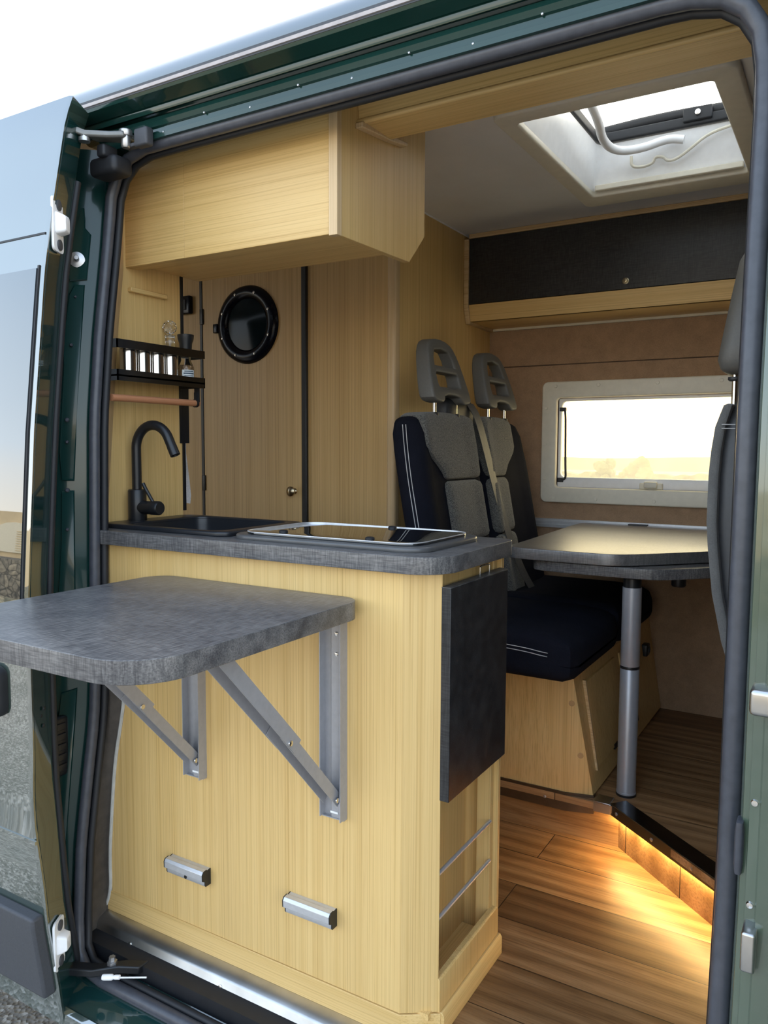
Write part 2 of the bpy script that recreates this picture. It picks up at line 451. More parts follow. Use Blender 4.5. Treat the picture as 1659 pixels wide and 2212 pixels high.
# partition behind the bench and the washroom wall
PX, PY = -.6255, 1.048
struct('wall_partition', box(BM(), PX-.02, PX, PY, FAR, 0, CEIL), 'wood_vertical')
bm = BM()
box(bm, -.985, PX-.03, PY, PY+.02, 0, CEIL); box(bm, -2.6, -1.492, PY, PY+.02, 0, CEIL); box(bm, -1.492, -.985, PY, PY+.02, 1.80, CEIL)
struct('wall_washroom', bm, 'wood_mid')
bm = BM(); prism(bm, rrect(PX-.032, PX+.002, PY-.006, PY+.026, [.012,.012,.002,.002]), 'z', 0, CEIL); struct('trim_6', bm, 'wood_pale')
struct('trim_7', box(BM(), -1.006, -.984, PY-.012, PY+.018, 0, CEIL), 'black_metal', .003)
struct('trim_8', box(BM(), -1.500, -1.486, PY-.004, PY+.018, 0, CEIL), 'black_metal', .002)
struct('wall_rear', box(BM(), -2.62, -2.6, -.1, FAR, 0, CEIL), 'wood_vertical')
# ledge where partition meets the ceiling
struct('trim_9', box(BM(), PX, PX+.004, PY+.02, FAR, CEIL-.004, CEIL), 'plastic_white')

# washroom door with porthole
dr = thing('washroom_door', (-1.24,PY,0), 'wooden washroom door with a black porthole behind the sink', 'door')
obj('door_leaf', box(BM(), -1.484, -1.008, PY-.004, PY+.02, .02, 1.795), 'wood_mid', dr, .002)
pc = Vector((-1.256,PY-.004,1.573))
ph = obj('porthole', lathe(BM(), [(.092,.0),(.096,.012),(.108,.020),(.128,.020),(.140,.012),(.144,0)], pc, (0,-1,0), 56), 'black_gloss', dr)
obj('porthole_glass', lathe(BM(), [(.096,.006),(.05,.009),(0,.010)], pc, (0,-1,0), 48), 'porthole_glass', ph)
screws('screw', 'steel', ph, [(pc+Vector((.119*math.cos(2*PI*(k+.5)/8),-.020,.119*math.sin(2*PI*(k+.5)/8))), (0,-1,0)) for k in range(8)], .005, .0025)
rbox(bm := BM(), pc.x-.160, pc.x-.138, PY-.022, PY-.004, pc.z-.022, pc.z+.012, .003); obj('porthole_hinge', bm, 'black_gloss', ph)
obj('door_knob', lathe(BM(), [(.011,0),(.011,.004),(.007,.008),(.008,.014),(.017,.020),(.018,.027),(.012,.033),(0,.035)], (-1.043,PY-.004,.9614), (0,-1,0)), 'brass', dr)
for zz in (.98, 1.62): obj('hinge', rbox(BM(), -1.494, -1.478, PY-.011, PY-.003, zz-.03, zz+.03, .002), 'black_metal', dr)
# light switch on the wall left of the door
sw = thing('wall_switch', (-1.56,PY,1.68), 'small black switch box on the dark wall left of the washroom door', 'switch')
obj('housing', rbox(BM(), -1.600, -1.535, PY-.022, PY, 1.635, 1.705, .006), 'black_gloss', sw); obj('rocker', rbox(BM(), -1.583, -1.552, PY-.027, PY-.020, 1.65, 1.69, .003), 'plastic_dark', sw)

# far window
wt = thing('window_1', (.02,FAR,.9), 'cream framed hinged window in the brown side wall above the table', 'window'); wt['kind'] = 'structure'
obj('window_frame', plate(rrect(-.386,.42,.905,1.384,.024), [rrect(WX0,WX1,WZ0,WZ1,.015)], .024, .006, 'y', FAR-.010), 'plastic_cream', wt)
obj('inner_frame', plate(rrect(WX0-.002,WX1+.002,WZ0-.002,WZ1+.002,.012), [rrect(WX0+.012,WX1-.012,WZ0+.040,WZ1-.012,.02)], .02, .004, 'y', FAR+.018), 'plastic_white', wt)
obj('pane', box(BM(), WX0+.002, WX1-.002, FAR+.030, FAR+.036, WZ0+.005, WZ1-.002), 'acrylic_window', wt)
bm = BM(); rbox(bm, .000, .085, FAR-.002, FAR+.022, .966, .990, .004); rbox(bm, .018, .066, FAR-.014, FAR+.006, .972, .996, .004)
obj('latch', bm, 'plastic_cream', wt)
bm = BM(); tube(bm, smooth_path([(-.305,FAR+.012,1.275),(-.296,FAR+.004,1.27),(-.293,FAR+.002,1.15),(-.290,FAR,1.04),(-.288,FAR+.002,1.0),(-.312,FAR+.012,.994)],2), .0045); rbox(bm, -.325,-.30,FAR+.006,FAR+.02,.985,1.003,.003); rbox(bm, -.322,-.296,FAR+.006,FAR+.02,1.268,1.284,.003)
obj('stay_arm', bm, 'plastic_dark', wt)
for xx, zz in [(a, b) for a in (-.33,-.16,.06,.28) for b in (.923,1.366)]+[(-.368,1.0),(-.368,1.14),(-.368,1.28)]:
    obj('screw_cap', lathe(BM(), [(.007,0),(.006,.002),(0,.0022)], (xx,FAR-.022,zz), (0,-1,0), 14), 'plastic_cream', wt)

# ------------------------------------------------------------------ kitchen unit
TOP, UND = .927, .895
kc = thing('kitchen_cabinet', (-.4,.17,0), 'pale striped wood kitchen cabinet facing the open door', 'cabinet')
left = [(-.831,-.038),(-.812,.009),(-.806,.037)]
pl = [(-.806,.043),(-.808,.128),(-.796,.248),(-.780,.378),(-.756,.473),(-.742,.542),(-.746,.619),(-.759,.705),(-.785,.768),(-.807,.821),(-.832,.884),(-.838,UND)]
obj('front_panel', prism(BM(), [(0,.0445),(0,UND)]+pl[::-1], 'y', 0, .018), 'wood_vertical', kc)
seal_p = [Vector((x-.002,-.002,z)) for x, z in pl]
obj('edge_sealant', tube(BM(), smooth_path([(-.831,-.002,-.01)]+seal_p,2), .0045, 8), 'sealant', kc)
cor = [(0,0),(.061,.041),(.045,.058),(-.02,.018)]
obj('corner_post', prism(BM(), cor, 'z', .0445, UND), 'wood_vertical', kc, .001)
obj('plinth', prism(BM(), [(-.825,-.003),(.0005,-.003),(.064,.0395),(.066,.0395),(.066,.325),(.05,.325),(.05,.05),(-.01,.014),(-.825,.014)], 'z', -.008, .043), 'wood_along', kc, .0012)
obj('side_plinth', prism(BM(), [(.048,0),(.0725,0),(.0725,.038),(.068,.045),(.048,.045)], 'y', .042, .331), 'wood_depth', kc, .001)
obj('rear_stile', prism(BM(), [(.030,.318),(.0625,.318),(.0625,.331),(.030,.331)], 'z', .045, UND), 'wood_vertical', kc, .0015)
obj('rear_inner_stile', prism(BM(), [(.020,.300),(.052,.300),(.052,.319),(.020,.319)], 'z', .045, UND), 'wood_vertical', kc, .0015)
obj('niche_back', box(BM(), -.035, -.02, .018, .33, .045, UND), 'wood_vertical', kc)
obj('niche_floor', box(BM(), -.02, .05, .02, .32, .035, .048), 'wood_depth', kc)
obj('side_top_rail', box(BM(), .012, .048, .045, .32, .845, UND), 'wood_vertical', kc)
bn = obj('bin_front', prism(BM(), [(.050,.045),(.064,.045),(.064,.108),(.061,.112),(.050,.112)], 'y', .040, .322), 'wood_vertical', kc, .001)
obj('back_panel', box(BM(), -.83, .03, .33, .345, 0, UND), 'wood_vertical', kc)
for zz in (.312,.223):
    obj('retaining_rod', tube(BM(), [(.052,.046,zz),(.052,.300,zz)], .0042, 12), 'aluminium', kc)
fl = obj('drop_flap', box(BM(), .058, .078, .040, .3145, .463, .8655), 'laminate_black', kc, .0012)
obj('flap_edging', box(BM(), .0585, .0785, .0398, .3147, .8655, .8672), 'laminate_edge', fl)
bm = BM(); tube(bm, [(.062,.205,.867),(.062,.205,.882),(.062,.212,.884),(.062,.245,.884),(.062,.252,.882),(.062,.252,.867)], .0018, 8); obj('flap_catch', bm, 'steel', fl)
# pull handles
HP = [(0,.000),(-.016,.000),(-.018,.003),(-.018,.012),(-.021,.013),(-.026,.016),(-.0265,.030),(-.022,.036),(-.012,.037),(-.010,.034),(0,.036)]
def pull(x0, x1, z0, hole):
    h = obj('pull_handle', prism(BM(), [(y, z0+z) for y, z in HP], 'x', x0+.002, x1-.002), 'aluminium', kc, .0006)
    for xx in (x0, x1-.002):
        obj('end_cap', prism(BM(), [(y, z0+z) for y, z in HP], 'x', xx, xx+.002), 'black_metal', h)
    if hole: obj('lock_hole', lathe(BM(), [(.0042,0),(.0042,.0008),(0,.0009)], ((x0+x1)/2,-.018,z0+.0065), (0,-1,0), 14), 'black_metal', h)
pull(-.600, -.482, .158, True); pull(-.262, -.145, .172, False)

wt2 = obj('worktop', plate([(x,y) for x, y in rrect(-.866,.086,-.022,.342,[.004,.075,.035,.004],10)], [rrect(-.790,-.483,.040,.305,.035)], TOP-UND, .0012, 'z', (TOP+UND)/2), 'laminate_dark', base=(-.4,.16,UND))
tag(wt2, 'dark grey linen patterned worktop with rounded corner on the kitchen cabinet', 'worktop')

# sink
sk = thing('kitchen_sink', (-.65,.18,TOP), 'black inset sink with square bowl under the black tap', 'sink')
SX0,SX1,SY0,SY1 = -.852,-.452,.024,.318
bx = rrect(-.785,-.488,.045,.300,.035)
obj('rim', plate(rrect(SX0,SX1,SY0,SY1,.03), [bx], .012, .004, 'z', TOP+.005), 'sink_black', sk)
bm = BM()
ctr = (-.6365,.1725)
def inset(s, z): return [(ctr[0]+(x-ctr[0])*s, ctr[1]+(y-ctr[1])*s, z) for x, y in bx]
R = [[bm.verts.new(p) for p in inset(s, z)] for s, z in ((1.003,TOP+.007),(.985,TOP-.01),(.95,TOP-.115),(.90,TOP-.13),(.1,TOP-.133))]
for q, w in zip(R, R[1:]):
    for i in range(len(q)): bm.faces.new((q[i], q[(i+1)%len(q)], w[(i+1)%len(q)], w[i]))
bm.faces.new(R[-1])
obj('bowl', bm, 'sink_black', sk)
obj('drain', lathe(BM(), [(.03,0),(.03,.003),(.024,.003),(.02,.001),(0,.001)], (ctr[0],ctr[1],TOP-.132)), 'steel', sk)
# tap
tp = thing('kitchen_tap', (-.833,.125,TOP+.01), 'matte black swan neck mixer tap at the left of the sink', 'tap')
tx, ty = -.833, .127
obj('tap_body', lathe(BM(), [(.0215,0),(.0225,.002),(.0225,.082),(.0205,.085),(.013,.086)], (tx,ty,TOP+.002)), 'black_metal', tp)
R_ = .0545; zc = 1.118; pts = [(tx,ty,TOP+.08),(tx,ty,zc)]
for k in range(1, 17):
    an = PI - k*(PI*.885)/16
    pts.append((tx+R_+R_*math.cos(an), ty+.008*k/16, zc+R_*math.sin(an)))
e1 = Vector(pts[-1]); e0 = Vector(pts[-2]); dd = (e1-e0).normalized(); pts.append(tuple(e1+dd*.022))
spt = obj('spout', tube(BM(), pts, .0118, 20), 'black_metal', tp)
obj('aerator', lathe(BM(), [(.0122,0),(.0122,.024),(.0095,.0245),(.009,.02)], tuple(e1+dd*.018), dd), 'black_metal', spt)
obj('valve', lathe(BM(), [(.0165,.015),(.0165,.050),(.0175,.051),(.0175,.074),(.015,.078),(0,.078)], (tx,ty,TOP+.043), (1,0.02,0)), 'black_metal', tp)
obj('lever', tube(BM(), [(tx+.055,ty,TOP+.058),(tx+.036,ty-.004,TOP+.088),(tx+.028,ty-.006,TOP+.103)], [.0042,.0045,.0048], 12), 'black_metal', tp)
# hob with lid
hb = thing('gas_hob', (-.2,.16,TOP), 'built in hob under a closed dark glass lid on the worktop', 'hob')
obj('hob_frame', plate(rrect(-.440,.030,.016,.300,.05), [], .012, .005, 'z', TOP+.004), 'hob_grey', hb)
ld = obj('glass_lid', plate(rrect(-.418,.008,.030,.288,.045), [], .006, .0025, 'z', TOP+.0125), 'hob_glass', hb)
out = rrect(-.418,.008,.030,.288,.045); inn = rrect(-.4155,.0055,.0325,.2855,.0435)
obj('lid_edge', plate(out, [inn], .0022, .0008, 'z', TOP+.0154), 'aluminium', ld)
for x, y in ((-.325,.066),(-.105,.055),(-.175,.262)):
    obj('lid_bumper', lathe(BM(), [(.0095,0),(.0095,.003),(.007,.005),(.003,.0052),(0,.004)], (x,y,TOP+.0155)), 'rubber_dark', ld)

# kitchen side panel carrying the spice rack
XL = -.872
sp = thing('kitchen_side_panel', (XL,.2,.9), 'pale wood side panel standing at the left end of the worktop', 'panel')
yl = [(.93,.066),(1.38,.110),(1.56,.134),(1.75,.138),(1.92,.14)]
obj('panel', prism(BM(), [(lerp_table(yl,z),z) for z in (TOP,1.1,1.38,1.56,1.75,1.92)]+[(.325,1.92),(.320,TOP)], 'x', XL-.016, XL), 'wood_vertical', sp)
bm = BM()
rings = []
for z in (TOP,1.0,1.15,1.3,1.4,1.48,1.56,1.64,1.72,1.80):
    y0 = lerp_table(yl, z)
    x1, y1 = -.812, ys(z)+.012
    rings.append([(XL,y0,z),(x1,y1,z),(x1-.012,y1+.012,z),(XL-.016,y0+.012,z)])
loft(bm, rings); obj('reveal_board', bm, 'wood_pale', sp)
obj('rear_edging', box(BM(), XL-.019, XL+.0035, .321, .330, TOP+.02, 1.60), 'black_metal', sp)
obj('batten', box(BM(), XL, XL+.014, .145, .265, 1.503, 1.514), 'wood_depth', sp, .002)

# spice rack
rk = thing('spice_rack', (-.82,.17,1.27), 'black metal wall rack with a wooden rail beside the sink', 'rack')
RX = -.78
bm = BM(); box(bm, XL, RX, .030, .316, 1.284, 1.288); box(bm, RX-.003, RX, .030, .316, 1.274, 1.300); box(bm, XL, RX, .030, .033, 1.274, 1.300); box(bm, XL, RX, .313, .316, 1.274, 1.300)
obj('tray', bm, 'black_metal', rk)
bm = BM(); box(bm, RX-.003, RX, .030, .316, 1.350, 1.370); box(bm, XL, RX, .313, .316, 1.350, 1.370); box(bm, XL, RX, .030, .033, 1.350, 1.370)
obj('guard_rail', bm, 'black_metal', rk)
bm = BM(); box(bm, XL, XL+.003, .312, .345, 1.13, 1.372); obj('wall_bracket', bm, 'black_metal', rk)
bm = BM(); box(bm, RX-.020, RX-.004, .296, .300, 1.236, 1.286); lathe(bm, [(.011,0),(.011,.006)], (RX-.012,.289,1.234), (0,1,0), 18); box(bm, RX-.0155,RX-.008,.290,.296,1.234,1.262)
obj('rail_hook', bm, 'black_metal', rk)
obj('towel_rail', tube(BM(), [(RX-.012,.02,1.234),(RX-.012,.302,1.234)], .0085, 16), 'copper_wood', rk)
# jars on the rack
def jar(y, label):
    t = thing('spice_jar', (-.815,y,1.288), label, 'jar', 'steel spice jars on the black rack')
    obj('jar_body', lathe(BM(), [(.0185,0),(.0195,.001),(.0195,.064),(.0185,.065)], (-.815,y,1.2885)), 'steel', t)
    obj('lid', lathe(BM(), [(.0188,.0655),(.0198,.0665),(.0198,.081),(.0185,.083),(0,.083)], (-.815,y,1.2885)), 'steel', t)
    return t
j0 = jar(.092, 'shiny steel spice jar nearest the door trim on the rack')
for dy, l in ((.0445,'second shiny steel spice jar from the door trim'),(.089,'third steel spice jar, below left of the glass stopper'),(.1345,'steel spice jar next to the pepper mill on the rack')):
    copy_thing(j0, (0,dy,0), l)
bt = thing('glass_cruet', (-.852,.262,1.288), 'clear glass cruet with a faceted ball stopper behind the steel jars', 'bottle')
obj('bottle', lathe(BM(), [(.017,0),(.018,.003),(.018,.075),(.015,.09),(.0125,.098),(.0125,.118),(.014,.12),(.0125,.122)], (-.850,.262,1.2885), n=24), 'glass_clear', bt)
bm = BM(); bmesh.ops.create_icosphere(bm, subdivisions=2, radius=.0185, matrix=Matrix.Translation((-.850,.262,1.430)))
for f in bm.faces: f.smooth = False
obj('stopper', bm, 'glass_clear', bt, sharp=5)
pm = thing('pepper_mill', (-.815,.292,1.288), 'glass pepper mill with black grinder cap and paper label on the rack', 'mill')
PYm = .283
obj('mill_glass', lathe(BM(), [(.019,0),(.0205,.003),(.0205,.034),(.018,.044),(.0125,.056),(.0125,.066)], (-.815,PYm,1.2885)), 'glass_clear', pm)
obj('peppercorns', lathe(BM(), [(.0175,.004),(.0185,.006),(.0185,.033),(.015,.042),(0,.043)], (-.815,PYm,1.2885)), 'seeds', pm)
obj('grinder_cap', lathe(BM(), [(.0135,.066),(.0150,.078),(.0165,.100),(.0205,.112),(.0215,.122),(.0195,.123),(.018,.116),(0,.114)], (-.815,PYm,1.2885)), 'black_metal', pm)
bm = BM()
def arc(r, z, a0, a1, n=10): return [(-.815+r*math.cos(a0+(a1-a0)*k/n), PYm+r*math.sin(a0+(a1-a0)*k/n), z) for k in range(n+1)]
loft(bm, [arc(.0209,1.292,-1.3,.45), arc(.0209,1.3195,-1.3,.45)], cap=False, closed=False); lb = obj('label', bm, 'label_paper', pm)
bm = BM()
for z0, h, a0, a1 in ((1.3145,.0025,-1.0,.2),(1.3085,.0035,-1.1,.3),(1.3035,.0018,-1.0,.25),(1.3005,.0014,-1.1,.2),(1.2965,.0022,-.6,.35)):
    loft(bm, [arc(.0211,z0,a0,a1), arc(.0211,z0+h,a0,a1)], cap=False, closed=False)
obj('print', bm, 'ink', lb)
# cloth hanging in the passage
bm = BM(); ring = []
for k, z in enumerate((1.19,1.14,1.08,1.02,.985,.962)):
    w = (.012,.022,.034,.044,.046,.034)[k]
    ring.append([(-.93+.010*math.sin(i*1.3+k*.4), .36+w*(i/9-.5)+.02, z+(.004*math.sin(i*2) if k > 3 else 0)) for i in range(10)] + [(-.938+.010*math.sin(i*1.3+k*.4), .36+w*(i/9-.5)+.02, z) for i in range(9,-1,-1)])
loft(bm, ring)
tag(obj('hand_towel', bm, 'towel_cloth', base=(-.93,.36,1.08)), 'white cloth hanging behind the kitchen side panel', 'towel')

# overhead kitchen cabinet
oc = thing('overhead_cabinet', (-.55,.3,1.56), 'pale wood overhead cabinet hanging above the sink', 'cabinet')
XE = -.2375
prism(bm := BM(), [(.140,1.561),(.143,1.91),(.159,1.91),(.156,1.561)], 'x', XL, -.672); obj('fixed_front', bm, 'wood_along', oc, .001)
prism(bm := BM(), [(.139,1.560),(.142,1.91),(.159,1.91),(.156,1.560)], 'x', -.671, XE-.016); obj('flap_door', bm, 'wood_along', oc, .001)
obj('bottom_board', box(BM(), XL, XE-.014, .156, .392, 1.573, 1.585), 'wood_along', oc)
obj('alu_strip', box(BM(), XL, XE-.014, .186, .191, 1.5715, 1.5732), 'aluminium', oc)  # aluminium profile along the underside
obj('light_rail', box(BM(), XL, XE-.014, .156, .183, 1.562, 1.573), 'wood_along', oc)
obj('rear_board', box(BM(), XL, XE-.014, .380, .392, 1.585, CEIL), 'wood_along', oc)
prism(bm := BM(), [(.150,1.5575),(.176,1.5575),(.443,1.562),(.518,1.637),(.518,CEIL-.002),(.150,CEIL-.002)], 'x', XE-.016, XE); obj('end_panel', bm, 'wood_vertical', oc, .001)
box(bm := BM(), XE-.019, XE+.002, .134, .151, 1.556, CEIL-.002); obj('end_edging', bm, 'wood_pale', oc, .001)

# header beam over the door
hbm = thing('header_beam', (.3,.27,1.8), 'long pale wood beam under the ceiling above the door opening', 'beam')
obj('beam_board', prism(BM(), [(.217,1.802),(.325,1.802),(.325,CEIL-.002),(.190,CEIL-.002),(.212,1.84)], 'x', XE, .64), 'wood_along', hbm, .003)
obj('beam_bead', tube(BM(), [(XE,.217,1.806),(.64,.217,1.806)], .006, 10), 'wood_along', hbm)
obj('cover_cap', lathe(BM(), [(.013,0),(.013,.001),(0,.0015)], (.44,.208,1.85), (0,-1,.3), 20), 'plug', hbm)
obj('end_moulding', prism(BM(), [(.205,1.789),(.325,1.801),(.40,1.812),(.40,1.820),(.325,1.812),(.205,1.801)], 'x', XE, XE+.018), 'wood_pale', hbm, .002)

# far overhead locker
lk = thing('wall_locker', (0,1.7,1.6), 'overhead locker with a dark flap along the far wall above the window', 'cabinet')
LY = 1.575
obj('locker_carcass', prism(BM(), [(LY+.016,1.672),(LY+.016,CEIL-.001),(FAR,CEIL-.001),(FAR,1.609),(LY+.02,1.609)], 'x', PX+.02, 1.0), 'wood_along', lk)
fp = obj('locker_flap', box(BM(), PX+.021, 1.0, LY, LY+.016, 1.673, 1.918), 'laminate_black', lk, .0012)
obj('flap_knob', lathe(BM(), [(.011,0),(.0115,.002),(.009,.003),(.0085,.0015),(.006,.0015),(.0055,.006),(0,.007)], (0-.010,LY,1.700), (0,-1,0)), 'brass', fp)
obj('bottom_rail', prism(BM(), [(LY,1.671),(LY+.02,1.671),(LY+.035,1.609),(LY+.018,1.609)], 'x', PX+.02, 1.0), 'wood_along', lk, .001)
obj('top_rail', box(BM(), PX+.02, 1.0, LY-.004, LY+.014, 1.919, CEIL-.001), 'wood_edge', lk, .001)
obj('rear_bead', box(BM(), PX+.02, 1.0, FAR-.014, FAR-.001, 1.600, 1.610), 'plastic_cream', lk, .001)
obj('end_trim', prism(BM(), [(LY-.006,1.918),(LY-.006,1.664),(LY+.016,1.602),(FAR-.002,1.598),(FAR-.002,1.609),(LY+.024,1.613),(LY+.006,1.67),(LY+.006,1.918)], 'x', PX+.001, PX+.02), 'wood_edge', lk, .0015)

# ------------------------------------------------------------------ roof hatch
rh = thing('roof_hatch', (.17,.98,CEIL), 'white framed roof hatch standing open in the ceiling', 'roof hatch')
obj('hatch_frame', plate(rrect(-.104,.452,.60,1.415,.03), [rrect(HX0,HX1,HY0,HY1,.012)], .022, .006, 'z', CEIL-.008), 'plastic_cream', rh)
bm = BM()
lo = rrect(HX0,HX1,HY0,HY1,.012,4); hi = rrect(HX0+.022,HX1-.022,HY0+.02,HY1-.03,.03,4)
loft(bm, [[(x,y,CEIL-.002) for x, y in lo], [(x,y,CEIL+.125) for x, y in hi]], cap=False)
obj('shaft', bm, 'plastic_white', rh)
obj('shaft_lip', box(BM(), HX0+.01, HX1-.01, HY1-.020, HY1-.004, CEIL-.006, CEIL+.012), 'plastic_cream', rh, .003)
obj('seal_frame', plate(rrect(HX0-.03,HX1+.03,HY0-.03,HY1+.03,.04), [rrect(HX0+.03,HX1-.03,HY0+.03,HY1-.045,.04)], .03, .006, 'z', CEIL+.142), 'rubber_dark', rh)
# raised dome, hinged at the rear
bm = BM(); rg = []
N = 12
for i in range(N+1):
    u = i/N; row = []
    for j in range(N+1):
        v = j/N
        x = HX0-.02+(HX1-HX0+.04)*u; y = HY0-.02+(HY1-HY0+.05)*v
        row.append((x, y, CEIL+.20+.05*(1-(2*u-1)**4)*(1-(2*v-1)**4)+.05*v))
    rg.append(row)
loft(bm, rg, cap=False, closed=False)
dm = obj('dome', bm, 'acrylic_dome', rh)
sm_ = dm.modifiers.new('solid', 'SOLIDIFY'); sm_.thickness = .004
bm = BM(); tube(bm, smooth_path([(HX0+.0,HY1-.025,CEIL+.162),(.17,HY1-.012,CEIL+.178),(HX1,HY1-.025,CEIL+.162)],3), .018, 10); rbox(bm, .22,.30,HY1-.055,HY1-.02,CEIL+.138,CEIL+.176,.004)
dmf = obj('dome_frame', bm, 'rubber_dark', rh)
obj('hinge_bolt', lathe(BM(), [(.009,0),(.008,.006),(0,.008)], (.262,HY1-.055,CEIL+.158), (0,-1,0)), 'steel', rh)
hp = [(.045,.76,CEIL+.10),(.055,.84,CEIL+.105),(.05,.99,CEIL+.085),(.03,1.10,CEIL+.07),(.045,1.19,CEIL+.065),(.11,1.235,CEIL+.075),(.18,1.26,CEIL+.10),(.225,1.265,CEIL+.09)]
obj('handle_bar', tube(BM(), smooth_path(hp,3), .0125, 14), 'plastic_white', rh)
obj('bar_knob', lathe(BM(), [(.02,0),(.022,.003),(.022,.02),(.018,.026),(0,.027)], (.005,.99-.2,CEIL+.075), (.4,-.5,-.5)), 'plastic_white', rh)
wv = [(.07,1.279,CEIL+.075),(.07,1.282,CEIL+.045),(.10,1.284,CEIL+.038),(.135,1.284,CEIL+.044),(.14,1.282,CEIL+.062),(.165,1.283,CEIL+.058),(.175,1.284,CEIL+.044),(.20,1.284,CEIL+.044),(.235,1.280,CEIL+.062),(.29,1.274,CEIL+.098),(.36,1.27,CEIL+.108)]
obj('guide_groove', tube(BM(), smooth_path(wv,2), .0045, 8), 'plastic_cream', rh)

# ------------------------------------------------------------------ folding outdoor table on the cabinet front
ft = thing('folding_table', (-.35,-.27,.80), 'dark grey flap table folded out from the front of the kitchen cabinet', 'table')
obj('tabletop', plate(rrect(-.617,-.080,-.547,-.004,[.085,.095,.045,.055],12), [], .034, .0012, 'z', .821), 'laminate_dark', ft)
def bracket(x0):
    x1 = x0+.052
    prism(bm := BM(), [(x0,0),(x0,-.020),(x0+.002,-.020),(x0+.002,-.003),(x0+.016,-.003),(x0+.022,-.010),(x0+.040,-.010),(x0+.046,-.003),(x1-.002,-.003),(x1-.002,-.024),(x1,-.024),(x1,0)], 'z', .400, .803)
    box(bm, x0, x1, -.012, -.001, .398, .400)
    r = obj('bracket_rail', bm, 'aluminium_grey', ft)
    screws('screw', 'steel', r, [((x0+.034,-.010 if z > .44 else -.0055,z), (0,-1,0)) for z in (.420,.725,.765)])
    box(bm := BM(), x0+.020, x0+.038, -.0035-.008, -.0028-.0075, .4085, .4125); obj('rail_slot', bm, 'plastic_white', r)
    # two telescoping channels at 45 degrees
    def chan(w0, w1, a, b, h):
        bm = BM(); d = (Vector(b)-Vector(a)).normalized(); n = Vector((0, d.z, -d.y))
        if n.z < 0: n = -n
        sec = [(w0,-h/2),(w1,-h/2),(w1,h/2),(w1-.002,h/2),(w1-.002,-h/2+.002),(w0+.002,-h/2+.002),(w0+.002,h/2),(w0,h/2)]
        sec = [(w0,h/2),(w1,h/2),(w1,-h/2),(w1-.002,-h/2),(w1-.002,h/2-.002),(w0+.002,h/2-.002),(w0+.002,-h/2),(w0,-h/2)]
        loft(bm, [[Vector((x, p[1], p[2])) + n*q for x, q in sec] for p in (a, b)])
        return bm
    mid = (0,-.165,.612)
    ar = obj('lower_arm', chan(x0+.010, x0+.044, (0,-.014,.437), (0,-.185,.628), .022), 'aluminium_grey', ft)
    up = obj('upper_arm', chan(x0+.007, x0+.047, (0,-.150,.593), (0,-.345,.803), .026), 'aluminium_grey', ft)
    for y, z in ((-.172,.606),(-.028,.446)): obj('pivot_bolt', lathe(BM(), [(.0055,0),(.005,.002),(0,.0025)], (x0+.0475,y,z), (1,0,0), 12), 'steel', ar)
    bm = BM(); d = Vector((0,-.195,.21)).normalized(); n = Vector((0,-d.z,-d.y))
    lathe(bm, [(.005,0),(.005,.0012),(0,.0013)], Vector((x0+.027,-.27,.727))+Vector((0,.66,.0))*0+Vector((0,.0,.0)), (1,0,0), 12)
    obj('arm_hole', bm, 'black_metal', up)
    box(bm := BM(), x0+.004, x0+.050, -.50, -.02, .7995, .804); obj('top_rail', bm, 'aluminium_grey', ft)
bracket(-.173); bracket(-.541)

# ------------------------------------------------------------------ bench
sb = thing('bench_box', (-.25,1.35,RF), 'pale wood seat box with plywood lid under the dark bench seat', 'seat box')
bot = [(PX,.905),(.030,.905),(.104,.925),(.107,FAR-.003),(PX,FAR-.003)]
top = [(PX,.888),(-.066,.888),(.044,.905),(.052,FAR-.003),(PX,FAR-.003)]
loft(bm := BM(), [[(x,y,RF+.006) for x, y in bot], [(x,y,.476) for x, y in top]]); obj('box_body', bm, 'wood_vertical', sb, .001)
prism(bm := BM(), [(PX,.872),(-.070,.872),(.050,.893),(.052,.93),(.052,FAR-.003),(PX,FAR-.003)], 'z', .476, .491); obj('lid', bm, 'wood_edge', sb, .0015)
bm = BM(); kp = [(PX,.9005),(.0325,.9005),(.1065,.9225),(.1065,.94),(PX,.94)]; prism(bm, kp, 'z', .084, RF+.008); obj('kick_strip', bm, 'brown_strip', sb)
screws('screw', 'zinc', sb, (((-.03,.9005,.112),(0,-1,0)),((.07,.912,.112),(.28,-.96,0))))
def side_pt(y, z, off=.003): return (.105 + (.049-.105)*(z-.136)/(.476-.136) + off, y, z)
def side_quad(y0,y1,z0,z1,o0=-.004,o1=.004):
    bm = BM(); loft(bm, [[side_pt(y0,z0,o),side_pt(y1,z0,o),side_pt(y1,z1,o),side_pt(y0,z1,o)] for o in (o0,o1)]); return bm
obj('inspection_door', side_quad(.985,1.30,.195,.445), 'wood_vertical', sb, .001)
obj('door_edging', side_quad(.978,.985,.19,.45,-.004,.005), 'wood_edge', sb)
obj('inspection_door', side_quad(1.36,1.62,.195,.445), 'wood_vertical', sb, .001)
for y in (1.17,1.45): obj('door_slot', side_quad(y,y+.035,.188,.204,-.002,.0055), 'black_metal', sb)
for z in (.25,.40):
    t_ = (z-.136)/.34; p = Vector((.104-.060*t_-.016,.925-.02*t_-.004,z)); obj('screw_plug', lathe(BM(), [(.0085,-.002),(.0085,.0012),(0,.0014)], p, (.22,-.97,-.08), 16), 'plug', sb)
